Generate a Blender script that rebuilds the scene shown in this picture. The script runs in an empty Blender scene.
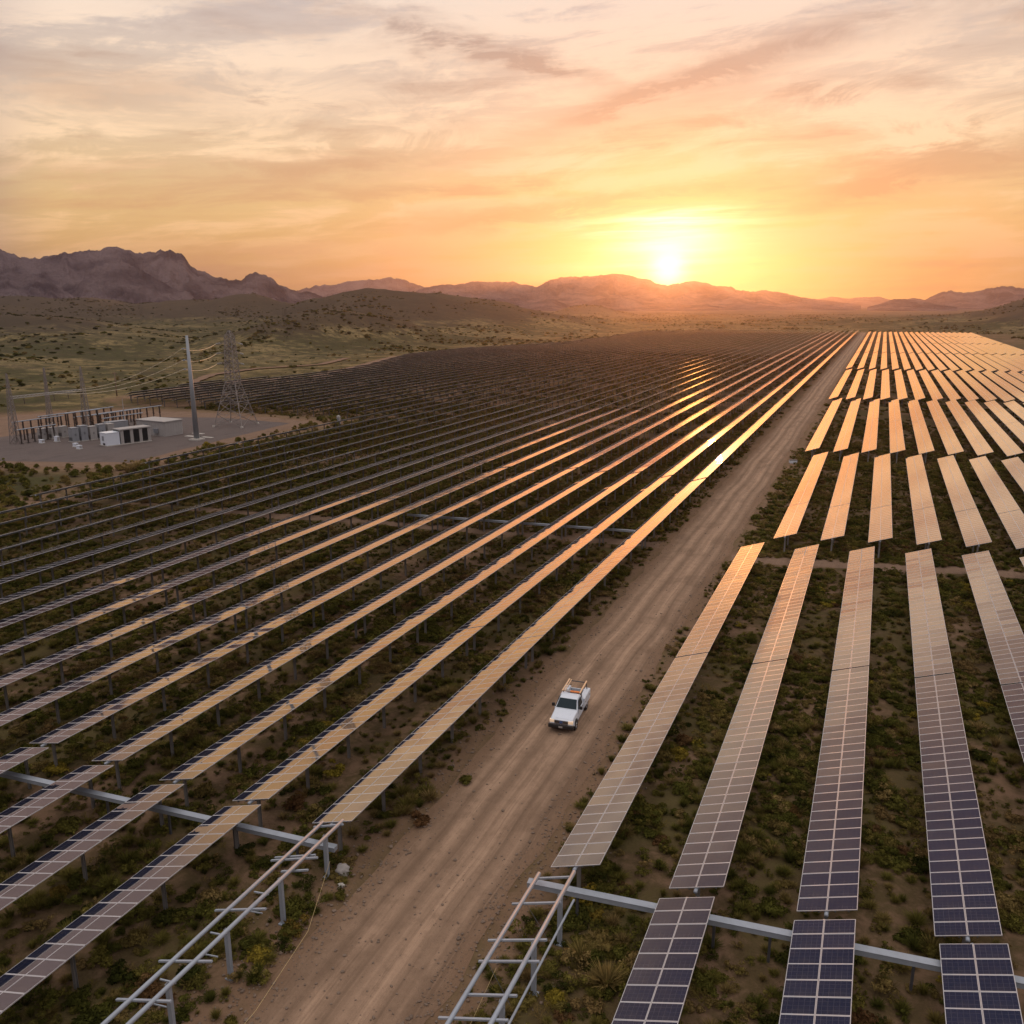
import bpy, bmesh, math, random
import numpy as np
from math import radians as R, pi, sin, cos, tan, atan2, hypot
from mathutils import Vector, Matrix, Euler

random.seed(7); rng = np.random.default_rng(11)
sc = bpy.context.scene
col = sc.collection

# ------------------------------------------------------------------ camera, sky, sun, exposure
CAM_H = 24.0
YAW = 23.1414; PITCH = 13.7504; FPX = 850.0
cd = bpy.data.cameras.new('camera'); cam = bpy.data.objects.new('camera', cd); col.objects.link(cam)
cam.location = (0, 0, CAM_H)
cam.rotation_euler = (R(90 - PITCH), 0, R(YAW))
cd.sensor_width = 36.0; cd.lens = 36.0 * FPX / 1024.0
cd.clip_start = 0.5; cd.clip_end = 60000
sc.camera = cam

SUN_AZ = -13.13          # degrees to the right of +Y (negative = left)
SUN_EL = 2.5
SUN_DIR = Vector((sin(R(SUN_AZ)) * cos(R(SUN_EL)), cos(R(SUN_AZ)) * cos(R(SUN_EL)), sin(R(SUN_EL))))

sc.view_settings.view_transform = 'Standard'
sc.view_settings.look = 'None'
sc.view_settings.exposure = 0.12
sc.view_settings.gamma = 1.0
sc.view_settings.use_curve_mapping = False
sc.render.engine = 'CYCLES'
sc.cycles.max_bounces = 6
sc.cycles.diffuse_bounces = 2
sc.cycles.glossy_bounces = 3
sc.cycles.volume_bounces = 0
sc.cycles.transmission_bounces = 2
sc.cycles.use_denoising = True

sd = bpy.data.lights.new('sun', 'SUN'); sun = bpy.data.objects.new('sun', sd); col.objects.link(sun)
sd.energy = 2.2; sd.angle = R(0.5); sd.color = (1.0, 0.36, 0.075)
sun.rotation_euler = (-SUN_DIR).to_track_quat('-Z', 'Y').to_euler()
sun.location = (0, 0, 300)


class E:
    """arithmetic on node sockets"""
    def __init__(s, nt, sock): s.nt, s.k = nt, sock
    def _m(s, op, *a):
        n = s.nt.nodes.new('ShaderNodeMath'); n.operation = op
        for i, v in enumerate((s,) + a):
            if isinstance(v, E): s.nt.links.new(v.k, n.inputs[i])
            else: n.inputs[i].default_value = v
        return E(s.nt, n.outputs[0])
    def __add__(s, o): return s._m('ADD', o)
    __radd__ = __add__
    def __mul__(s, o): return s._m('MULTIPLY', o)
    __rmul__ = __mul__
    def __sub__(s, o): return s._m('SUBTRACT', o)
    def __rsub__(s, o): return (s * -1.0) + o
    def __truediv__(s, o): return s._m('DIVIDE', o)
    def __pow__(s, o): return s._m('POWER', o)
    def f(s, op, *a): return s._m(op, *a)
    def exp(s): return s._m('EXPONENT')
    def clamp(s):
        r = s._m('ADD', 0.0); r.k.node.use_clamp = True; return r
    def step(s, a, b, smooth=True):
        n = s.nt.nodes.new('ShaderNodeMapRange'); n.interpolation_type = 'SMOOTHSTEP' if smooth else 'LINEAR'
        s.nt.links.new(s.k, n.inputs[0]); n.inputs[1].default_value = a; n.inputs[2].default_value = b
        return E(s.nt, n.outputs[0])


def link(nt, v, sock):
    if isinstance(v, E): nt.links.new(v.k, sock)
    elif hasattr(v, 'is_output'): nt.links.new(v, sock)
    elif isinstance(v, (tuple, list)):
        sock.default_value = tuple(v) + ((1.0,) if len(v) == 3 and sock.type == 'RGBA' else ())
    else: sock.default_value = v

def sep(nt, vec):
    n = nt.nodes.new('ShaderNodeSeparateXYZ'); nt.links.new(vec, n.inputs[0])
    return [E(nt, o) for o in n.outputs]

def comb(nt, x, y, z=0.0):
    n = nt.nodes.new('ShaderNodeCombineXYZ')
    for i, v in enumerate((x, y, z)): link(nt, v, n.inputs[i])
    return n.outputs[0]

def noise(nt, vec, scale, detail=4, rough=0.55, dist=0.0, out='Fac'):
    n = nt.nodes.new('ShaderNodeTexNoise')
    nt.links.new(vec, n.inputs['Vector'])
    n.inputs['Scale'].default_value = scale; n.inputs['Detail'].default_value = detail
    n.inputs['Roughness'].default_value = rough; n.inputs['Distortion'].default_value = dist
    return E(nt, n.outputs[0]) if out == 'Fac' else n.outputs[1]

def mix(nt, fac, a, b, mode='MIX'):
    n = nt.nodes.new('ShaderNodeMix'); n.data_type = 'RGBA'; n.blend_type = mode; n.clamp_factor = True
    link(nt, fac, n.inputs[0]); link(nt, a, n.inputs[6]); link(nt, b, n.inputs[7])
    return n.outputs[2]

def ramp(nt, fac, stops):
    n = nt.nodes.new('ShaderNodeValToRGB'); link(nt, fac, n.inputs[0])
    el = n.color_ramp.elements
    while len(el) < len(stops): el.new(0.5)
    for e, (p, c) in zip(el, stops): e.position = p; e.color = tuple(c) + (1.0,)
    return n.outputs[0]


def build_world():
    w = bpy.data.worlds.new('World'); sc.world = w; w.use_nodes = True
    nt = w.node_tree; nt.nodes.clear()
    out = nt.nodes.new('ShaderNodeOutputWorld'); bg = nt.nodes.new('ShaderNodeBackground')
    nt.links.new(bg.outputs[0], out.inputs[0])
    sky = nt.nodes.new('ShaderNodeTexSky'); sky.sky_type = 'NISHITA'; sky.sun_disc = False
    sky.sun_elevation = R(SUN_EL); sky.sun_rotation = R(SUN_AZ); sky.dust_density = 2.0
    tc = nt.nodes.new('ShaderNodeTexCoord'); D = tc.outputs['Generated']
    x, y, z = sep(nt, D)
    # azimuth from the sun (deg) and elevation (deg)
    el = z.f('MINIMUM', 1.0).f('MAXIMUM', -1.0).f('ARCSINE') * (180 / pi)
    sa, ca = sin(R(SUN_AZ)), cos(R(SUN_AZ))
    az = (x * ca - y * sa).f('ARCTAN2', x * sa + y * ca) * (180 / pi)
    dot = x * SUN_DIR.x + y * SUN_DIR.y + z * SUN_DIR.z
    gam = dot.f('MINIMUM', 0.999999).f('MAXIMUM', -1.0).f('ARCCOSINE') * (180 / pi)
    # clear air behind the clouds, by elevation
    ev = (el / 60.0).clamp()
    base = ramp(nt, ev, [
        (0.0, (.95, .47, .085)), (.035, (.95, .52, .115)), (.10, (.93, .62, .25)), (.19, (.83, .64, .46)),
        (.28, (.68, .59, .54)), (.36, (.42, .32, .28)), (.46, (.10, .10, .16)), (.62, (.06, .075, .15)), (.78, (.52, .50, .50)), (1.0, (1.22, 1.10, 1.0))])  # unseen upper sky: dark band for panel reflections, overhead brightened to light the ground
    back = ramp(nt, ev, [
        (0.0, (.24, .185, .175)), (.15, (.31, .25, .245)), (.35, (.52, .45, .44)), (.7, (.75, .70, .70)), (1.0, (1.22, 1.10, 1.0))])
    nis = mix(nt, 1.0, sky.outputs[0], (.10, .10, .10), 'MULTIPLY')
    clear = mix(nt, .10, base, nis)
    # streaky cloud sheets: directions projected on a flat layer overhead, drawn out across the view of the sun
    den = z.f('MAXIMUM', 0.0) + 0.07
    qx, qy = x / den, y / den
    a1 = R(SUN_AZ + 10)
    u = qx * cos(a1) - qy * sin(a1)
    v = qy * cos(a1) + qx * sin(a1)
    W1 = noise(nt, comb(nt, u * .5, v * .5, 9.0), 1.0, 3, .5) - .5
    u2 = u + W1 * 1.6; v2 = v + W1 * 1.1
    n1 = noise(nt, comb(nt, u2 * .26, v2 * .62, 3.1), 1.0, 9, .60)
    n2 = noise(nt, comb(nt, u2 * .55 + v2 * .35, v2 * 2.2 + 7.0, 1.7), 1.0, 10, .66)
    az2 = az + W1 * 9.0; el2 = el + W1 * 2.6
    n3 = noise(nt, comb(nt, az2 * .045, el2 * .36 - az2 * .012, 5.0), 1.0, 10, .62)
    n4 = noise(nt, comb(nt, az2 * .085, el2 * 1.25 - az2 * .05, 2.0), 1.0, 10, .68)
    wn = noise(nt, comb(nt, az * .12, el * .35, 0.0), 1.0, 7, .62)
    n5 = noise(nt, comb(nt, az2 * .13 + el2 * .10, el2 * .50 - az2 * .07, 8.0), 1.0, 12, .70, .6)
    hi_c = ramp(nt, ev, [(0.0, (1.05, .52, .14)), (.06, (1.10, .66, .26)), (.14, (1.14, .81, .48)), (.22, (1.06, .81, .58)),
                         (.29, (.95, .79, .65)), (.36, (.50, .40, .36)), (.46, (.13, .11, .155)), (.62, (.08, .08, .14)), (.78, (.56, .53, .52)), (1.0, (1.26, 1.13, 1.02))])
    lo_c = ramp(nt, ev, [(0.0, (.80, .34, .08)), (.07, (.80, .41, .14)), (.15, (.68, .42, .23)), (.22, (.54, .38, .28)),
                         (.29, (.44, .34, .30)), (.40, (.15, .12, .15)), (.46, (.08, .075, .11)), (.62, (.06, .06, .11)), (.78, (.48, .46, .46)), (1.0, (1.16, 1.05, .95))])  # unseen upper stops follow the same darkened band and brightened top
    light = (n1 * .50 + n3 * .50 + (n4 - .5) * .22 + (n2 - .5) * .22 + (n5 - .5) * .50)
    sky_c = mix(nt, light.step(.46, .575) * .92, clear, hi_c)
    darkm = (n3 * .6 + n1 * .4 + (n4 - .5) * .22 + (n5 - .5) * .35)
    sky_c = mix(nt, darkm.step(.48, .36) * .70, sky_c, lo_c)
    # individual cloud streaks: centre azimuth/elevation, half sizes, slope, strength
    daz = az + (wn - .5) * 9.0 + (n4 - .5) * 3.0
    del_ = el + (wn - .5) * 3.0 + (n4 - .5) * 1.4 + (n5 - .5) * 2.6
    def streaks(lst):
        acc = None
        for (a0, e0, wa, we, sl, st) in lst:
            dx = (daz - a0); dy = (del_ - e0) - dx * sl
            g = (((dx / (wa * 1.15)) ** 2.0 + (dy / (we * 1.5)) ** 2.0) * -1.0).exp() * st
            acc = g if acc is None else acc + g
        return acc
    sky_c = mix(nt, (streaks(STREAKS) * (n5.step(.36, .56) * .75 + .25)).clamp() * .9, sky_c, lo_c)
    sky_c = mix(nt, (streaks(WISPS) * n5.step(.40, .58)).clamp() * .9, sky_c, hi_c)
    dim = (gam / -10.0).exp() * -.50 + 1.0                # sky colour darkened towards the sun to offset the haze glow
    sky_c = mix(nt, 1.0, sky_c, comb(nt, dim, dim, dim), 'MULTIPLY')
    # the sun's own light in the air and in thin cloud round it
    low = ((az ** 2.0 + (el - 2.05) ** 2.0)).f('SQRT')
    core = ((low / 1.05) ** 2.0 * -1.0).exp() * 2.0
    blob = ((((az + .2 + (n2 - .5) * 6.0) / 3.3) ** 2.0 + ((el - 3.5 + (n4 - .5) * 3.0) / (wn * 1.6 + .55)) ** 2.0) * -1.0).exp() * 1.15
    flat = (((az / 5.0) ** 2.0 + ((el - 4.9 + (n4 - .5) * 3.2) / .75) ** 2.0) * -1.0).exp() * .8 * n2.step(.36, .56)
    halo = (low / -3.5).exp() * .40
    halo2 = (gam / -15.0).exp() * .07
    up = el.step(-1.0, 0.3)
    gl = None
    for e_, c_ in ((core, (1, .90, .66)), (blob, (1, .86, .70)), (flat, (1, .82, .62)), (halo, (1, .46, .15)), (halo2, (1, .46, .18))):
        e_ = e_ * up
        cc = mix(nt, 1.0, comb(nt, e_, e_, e_), c_, 'MULTIPLY')
        gl = cc if gl is None else mix(nt, 1.0, gl, cc, 'ADD')
    sky_c = mix(nt, 1.0, sky_c, gl, 'ADD')
    # unseen far sky: brightened high up to light ground, dulled low for panel reflections
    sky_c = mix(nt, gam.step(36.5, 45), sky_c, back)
    sky_c = mix(nt, el.step(-0.2, -2.5), sky_c, (.10, .075, .06))
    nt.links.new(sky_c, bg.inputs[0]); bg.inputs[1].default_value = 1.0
    w.cycles.sampling_method = 'MANUAL'; w.cycles.sample_map_resolution = 1024

# az is measured from the sun, degrees; el degrees
STREAKS = [(-13.5, 15.2, 7.0, .55, -.22, 1.0), (-9.5, 13.9, 4.0, .5, -.15, .8), (-3.0, 12.0, 6.5, .45, .30, .9), (6.0, 14.2, 8.0, .7, .28, 1.0),
           (14.0, 7.2, 5.5, .6, .12, 1.1), (18.0, 7.6, 4.0, .45, .05, .9), (-19.0, 8.6, 6.5, .5, .06, .9), (-29.0, 7.6, 9.0, .45, .02, .7),
           (-10.0, 5.4, 6.5, .55, .05, .9), (-3.5, 6.3, 6.0, .4, .12, .7), (3.0, 7.0, 6.0, .35, .08, .5), (-24.0, 3.4, 8.0, .5, 0, .6), (10.5, 6.3, 3.5, .35, .3, .6),
           (-34, 12.0, 8.0, .7, 0, .7), (-26, 16.5, 7.0, .8, -.1, .6), (20, 15.5, 5.0, 1.0, .1, .8)]
WISPS = [(12.5, 10.8, 5.0, .7, -.35, 1.0), (15.0, 9.4, 3.0, .5, .2, .9), (-24.0, 12.0, 5.0, .9, .05, .9), (-5.0, 16.5, 8.0, .6, -.1, .7),
         (-16, 10.2, 9.0, .5, .05, .8), (-2, 9.2, 8.0, .4, 0.02, .6), (-32, 9.6, 7, .5, 0, .6)]
build_world()

# ------------------------------------------------------------------ helpers
def tag(o, label=None, cat=None, group=None, kind=None):
    if label: o['label'] = label
    if cat: o['category'] = cat
    if group: o['group'] = group
    if kind: o['kind'] = kind
    return o

def empty(name, loc=(0, 0, 0), rz=0.0):
    o = bpy.data.objects.new(name, None); col.objects.link(o)
    o.location = loc; o.rotation_euler = (0, 0, rz); o.empty_display_size = .3
    return o

class MB:
    """collects simple solids; build() links them as one mesh object"""
    def __init__(s): s.v = []; s.f = []; s.m = []
    def add(s, vs, fs, mi=0):
        b = len(s.v); s.v += [tuple(p) for p in vs]; s.f += [tuple(b + i for i in q) for q in fs]; s.m += [mi] * len(fs)
    def box(s, x0, x1, y0, y1, z0, z1, mi=0):
        s.add([(x0, y0, z0), (x1, y0, z0), (x1, y1, z0), (x0, y1, z0), (x0, y0, z1), (x1, y0, z1), (x1, y1, z1), (x0, y1, z1)],
              [(0, 3, 2, 1), (4, 5, 6, 7), (0, 1, 5, 4), (1, 2, 6, 5), (2, 3, 7, 6), (3, 0, 4, 7)], mi)
    def bar(s, a, b, w, h=None, mi=0, up=(0, 0, 1)):
        a = Vector(a); b = Vector(b); d = (b - a).normalized(); up = Vector(up)
        if abs(d.dot(up)) > .98: up = Vector((1, 0, 0))
        sx = d.cross(up).normalized(); sz = sx.cross(d).normalized(); h = h or w
        vs = [p + sx * (i * w / 2) + sz * (j * h / 2) for p in (a, b) for i, j in ((-1, -1), (1, -1), (1, 1), (-1, 1))]
        s.add(vs, [(0, 1, 2, 3), (7, 6, 5, 4), (0, 4, 5, 1), (1, 5, 6, 2), (2, 6, 7, 3), (3, 7, 4, 0)], mi)
    def tube(s, a, b, r0, r1=None, n=10, mi=0, caps=True):
        a = Vector(a); b = Vector(b); d = (b - a).normalized(); r1 = r0 if r1 is None else r1
        up = Vector((0, 0, 1)) if abs(d.z) < .9 else Vector((1, 0, 0))
        sx = d.cross(up).normalized(); sz = sx.cross(d)
        vs = [p + (sx * cos(2 * pi * i / n) + sz * sin(2 * pi * i / n)) * r for p, r in ((a, r0), (b, r1)) for i in range(n)]
        fs = [(i, (i + 1) % n, n + (i + 1) % n, n + i) for i in range(n)]
        if caps: fs += [tuple(range(n - 1, -1, -1)), tuple(range(n, 2 * n))]
        s.add(vs, fs, mi)
    def path(s, pts, r, n=6, mi=0):
        for a, b in zip(pts[:-1], pts[1:]): s.tube(a, b, r, n=n, mi=mi)
    def build(s, name, mats, parent=None, smooth=False, bevel=0.0, loc=None):
        me = bpy.data.meshes.new(name); me.from_pydata(s.v, [], s.f); me.update()
        bm = bmesh.new(); bm.from_mesh(me); bmesh.ops.recalc_face_normals(bm, faces=bm.faces)
        if bevel: bmesh.ops.bevel(bm, geom=bm.edges[:], offset=bevel, segments=2, profile=.6, affect='EDGES', clamp_overlap=True)
        bm.to_mesh(me); bm.free()
        for m in (mats if isinstance(mats, (list, tuple)) else [mats]): me.materials.append(m)
        if not bevel: me.polygons.foreach_set('material_index', s.m)
        if smooth: me.polygons.foreach_set('use_smooth', [True] * len(me.polygons))
        o = bpy.data.objects.new(name, me); col.objects.link(o)
        if parent: o.parent = parent
        if loc: o.location = loc
        return o

def np_mesh(name, verts, quads, mat, smooth=True, attrs=None, uvs=None, link_it=True):
    me = bpy.data.meshes.new(name)
    verts = np.asarray(verts, np.float32); quads = np.asarray(quads, np.int32); k = quads.shape[1]
    me.vertices.add(len(verts)); me.vertices.foreach_set('co', verts.ravel())
    me.loops.add(quads.size); me.loops.foreach_set('vertex_index', quads.ravel())
    me.polygons.add(len(quads)); me.polygons.foreach_set('loop_start', np.arange(0, quads.size, k, dtype=np.int32))
    if smooth is not None: me.polygons.foreach_set('use_smooth', np.full(len(quads), bool(smooth)))
    for an, (ty, data) in (attrs or {}).items():
        a = me.attributes.new(an, ty, 'POINT')
        a.data.foreach_set('vector' if ty == 'FLOAT_VECTOR' else 'value', np.asarray(data, np.float32 if ty != 'INT' else np.int32).ravel())
    if uvs is not None:
        u = me.uv_layers.new(name='UVMap'); u.data.foreach_set('uv', np.asarray(uvs, np.float32).ravel())
    me.update(calc_edges=True)
    if mat: me.materials.append(mat)
    if not link_it: return me
    o = bpy.data.objects.new(name, me); col.objects.link(o); return o

def hash2(ix, iy, seed):
    h = (ix.astype(np.int64) * 374761393 + iy.astype(np.int64) * 668265263 + seed * 974711) & 0xffffffff
    h = ((h ^ (h >> 13)) * 1274126177) & 0xffffffff
    return ((h ^ (h >> 16)) & 0xffff) / 65535.0

def vnoise(x, y, seed=0):
    x = np.asarray(x, float); y = np.asarray(y, float)
    ix, iy = np.floor(x), np.floor(y); fx, fy = x - ix, y - iy
    fx = fx * fx * (3 - 2 * fx); fy = fy * fy * (3 - 2 * fy)
    a, b = hash2(ix, iy, seed), hash2(ix + 1, iy, seed); c, d = hash2(ix, iy + 1, seed), hash2(ix + 1, iy + 1, seed)
    return (a * (1 - fx) + b * fx) * (1 - fy) + (c * (1 - fx) + d * fx) * fy

def fbm(x, y, seed=0, octv=4, gain=.5):
    s = 0; a = 1; t = 0
    for i in range(octv): s = s + a * vnoise(x * 2 ** i, y * 2 ** i, seed + i * 17); t += a; a *= gain
    return s / t

def ridged(x, y, seed=0, octv=5, gain=.5):
    s = 0; a = 1; t = 0
    for i in range(octv): s = s + a * (1 - np.abs(2 * vnoise(x * 2 ** i, y * 2 ** i, seed + i * 31) - 1)); t += a; a *= gain
    return s / t

def smooth01(t): t = np.clip(t, 0, 1); return t * t * (3 - 2 * t)

P_, Y_ = R(PITCH), R(YAW)
def sightline(px, py):
    """direction seen at a photo position (used only to survey where things stand)"""
    f_ = FPX * cos(P_) - (py - 512) * sin(P_); up = -(py - 512) * cos(P_) - FPX * sin(P_)
    return np.array([(px - 512) * cos(Y_) - f_ * sin(Y_), (px - 512) * sin(Y_) + f_ * cos(Y_), up])
def az_el(px, py):
    d = sightline(px, py); return atan2(d[0], d[1]), atan2(d[2], hypot(d[0], d[1]))
def view(x, y, z):
    """picture column, row, depth of world points (to decide which repeats are in view)"""
    r = x * cos(Y_) + y * sin(Y_); f_ = -x * sin(Y_) + y * cos(Y_); zz = z - CAM_H
    dep = f_ * cos(P_) - zz * sin(P_); uy = zz * cos(P_) + f_ * sin(P_)
    dep = np.where(dep > .5, dep, .5)
    return 512 + FPX * r / dep, 512 - FPX * uy / dep, dep

ORD = ['zeroth', 'first', 'second', 'third', 'fourth', 'fifth', 'sixth', 'seventh', 'eighth', 'ninth', 'tenth', 'eleventh', 'twelfth', 'thirteenth',
       'fourteenth', 'fifteenth', 'sixteenth', 'seventeenth', 'eighteenth', 'nineteenth', 'twentieth']
def ordinal(n):
    if n <= 20: return ORD[n]
    t = {2: 'twenty', 3: 'thirty', 4: 'forty', 5: 'fifty'}[n // 10]
    return t + '-' + ORD[n % 10] if n % 10 else {2: 'twentieth', 3: 'thirtieth', 4: 'fortieth', 5: 'fiftieth'}[n // 10]

# ------------------------------------------------------------------ materials
def new_mat(name):
    m = bpy.data.materials.new(name); m.use_nodes = True
    nt = m.node_tree; b = nt.nodes['Principled BSDF']
    return m, nt, b

def simple(name, c, rough=.6, metal=0.0, var=.25, scale=3.0, bump=0.0):
    m, nt, b = new_mat(name)
    tc = nt.nodes.new('ShaderNodeTexCoord')
    n = noise(nt, tc.outputs['Object'], scale, 5, .6)
    nt.links.new(mix(nt, n, tuple(k * (1 - var) for k in c), tuple(min(1, k * (1 + var)) for k in c)), b.inputs['Base Color'])
    link(nt, n * .25 + (rough - .12), b.inputs['Roughness']); b.inputs['Metallic'].default_value = metal
    if bump:
        bp = nt.nodes.new('ShaderNodeBump'); bp.inputs['Strength'].default_value = bump; bp.inputs['Distance'].default_value = .02
        nt.links.new(noise(nt, tc.outputs['Object'], scale * 8, 3).k, bp.inputs['Height']); nt.links.new(bp.outputs[0], b.inputs['Normal'])
    return m

M = {}
M['galv'] = simple('galvanised_steel', (.32, .36, .42), .55, .25, .22, 2.5)
M['galv_dull'] = simple('dull_steel', (.11, .11, .12), .55, .5, .3, 2.0)
M['alu'] = simple('bright_aluminium', (.62, .63, .66), .35, .85, .15, 4.0)
M['white'] = simple('white_paint', (.64, .70, .79), .32, 0, .06, 3.0)
M['offwhite'] = simple('weathered_white_panel', (.34, .33, .325), .6, 0, .15, 1.5)
M['greypanel'] = simple('grey_cabinet_paint', (.26, .28, .31), .5, .1, .2, 1.2)
M['darkpanel'] = simple('dark_grey_radiator', (.045, .05, .055), .5, .2, .3, 1.5)
M['post'] = simple('weathered_post_steel', (.27, .26, .255), .6, .35, .3, 1.2)
M['backsheet'] = simple('dark_backsheet', (.030, .028, .028), .5, 0, .2, 2.0)
M['black'] = simple('black_plastic', (.012, .012, .013), .5, 0, .3, 5.0)
M['rubber'] = simple('tyre_rubber', (.02, .019, .018), .85, 0, .3, 9.0)
M['brown_ins'] = simple('brown_porcelain', (.048, .038, .034), .4, 0, .3, 4.0)
M['lattice'] = simple('lattice_steel', (.25, .225, .215), .6, .3, .3, 1.5)
M['concrete'] = simple('concrete', (.42, .40, .37), .9, 0, .2, 2.0, .4)
M['wire'] = simple('conductor_aluminium', (.66, .58, .44), .5, .3, .1, 1.0)
M['orange'] = simple('amber_lens', (.75, .22, .05), .3, 0, .15, 6.0)
M['tan_pipe'] = simple('ladder_fibreglass', (.72, .48, .30), .5, 0, .15, 4.0)
M['chrome'] = simple('chrome_trim', (.7, .7, .72), .2, 1.0, .1, 3.0)
M['bluebadge'] = simple('blue_badge', (.05, .10, .28), .3, 0, .1, 3.0)
M['tool'] = simple('dark_tool_boxes', (.07, .065, .06), .6, 0, .6, 3.0)
M['wood'] = simple('weathered_wood', (.16, .11, .075), .85, 0, .3, 2.0)
M['string'] = simple('yellow_string', (.55, .42, .2), .8, 0, .1, 2.0)

m, nt, b = new_mat('windscreen_glass'); M['glass'] = m
b.inputs['Base Color'].default_value = (.012, .025, .035, 1); b.inputs['Roughness'].default_value = .10; b.inputs['IOR'].default_value = 1.25
m, nt, b = new_mat('headlight_lens'); M['lamp'] = m
b.inputs['Base Color'].default_value = (.7, .6, .5, 1); b.inputs['Roughness'].default_value = .15
b.inputs['Emission Color'].default_value = (1, .66, .38, 1); b.inputs['Emission Strength'].default_value = .3

def panel_material():
    m, nt, b = new_mat('photovoltaic_glass')
    out = nt.nodes['Material Output']
    uv = nt.nodes.new('ShaderNodeUVMap'); u, v, _ = sep(nt, uv.outputs[0])
    fu, fv = u.f('FRACT'), v.f('FRACT')
    eu = fu.f('SUBTRACT', .5).f('ABSOLUTE'); ev = fv.f('SUBTRACT', .5).f('ABSOLUTE')
    frame = eu.f('GREATER_THAN', .479).f('MAXIMUM', ev.f('GREATER_THAN', .464))
    cu = (fu * 6.0).f('FRACT').f('SUBTRACT', .5).f('ABSOLUTE').f('GREATER_THAN', .462)
    cv = (fv * 4.0).f('FRACT').f('SUBTRACT', .5).f('ABSOLUTE').f('GREATER_THAN', .468)
    grid = cu.f('MAXIMUM', cv)
    idn = nt.nodes.new('ShaderNodeTexWhiteNoise'); idn.noise_dimensions = '4D'
    oi = nt.nodes.new('ShaderNodeObjectInfo')
    nt.links.new(comb(nt, u.f('FLOOR'), v.f('FLOOR')), idn.inputs['Vector']); nt.links.new(oi.outputs['Random'], idn.inputs['W'])
    rnd = E(nt, idn.outputs['Value'])
    cell = mix(nt, rnd, (.008, .013, .038), (.012, .018, .048))
    cell = mix(nt, grid * .5, cell, (.085, .085, .10))
    dust = noise(nt, nt.nodes.new('ShaderNodeTexCoord').outputs['Object'], .55, 5, .65)
    cell = mix(nt, dust.step(.42, .78) * .16 + rnd * .03, cell, (.17, .14, .11))
    dif = nt.nodes.new('ShaderNodeBsdfDiffuse'); nt.links.new(cell, dif.inputs[0])
    lw = nt.nodes.new('ShaderNodeLayerWeight'); lw.inputs[0].default_value = .5
    fac = E(nt, lw.outputs['Facing'])
    refl = fac ** 2.3 * .95 + .035
    gl = nt.nodes.new('ShaderNodeBsdfGlossy'); gl.distribution = 'BECKMANN'; gl.inputs['Color'].default_value = (1, .905, .745, 1)
    tc = nt.nodes.new('ShaderNodeTexCoord')
    link(nt, rnd * .015 + .033, gl.inputs['Roughness'])
    gl2 = nt.nodes.new('ShaderNodeBsdfGlossy'); gl2.distribution = 'BECKMANN'; gl2.inputs['Color'].default_value = (1, .97, .93, 1); gl2.inputs['Roughness'].default_value = .30
    gm = nt.nodes.new('ShaderNodeMixShader'); gm.inputs[0].default_value = .015
    nt.links.new(gl.outputs[0], gm.inputs[1]); nt.links.new(gl2.outputs[0], gm.inputs[2])
    ms = nt.nodes.new('ShaderNodeMixShader'); link(nt, refl, ms.inputs[0])
    nt.links.new(dif.outputs[0], ms.inputs[1]); nt.links.new(gm.outputs[0], ms.inputs[2])
    b.inputs['Base Color'].default_value = (.50, .50, .52, 1); b.inputs['Metallic'].default_value = .15; b.inputs['Roughness'].default_value = .42
    ms2 = nt.nodes.new('ShaderNodeMixShader'); link(nt, frame, ms2.inputs[0])
    nt.links.new(ms.outputs[0], ms2.inputs[1]); nt.links.new(b.outputs[0], ms2.inputs[2])
    nt.links.new(ms2.outputs[0], out.inputs[0])
    return m
M['panel'] = panel_material()

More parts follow.
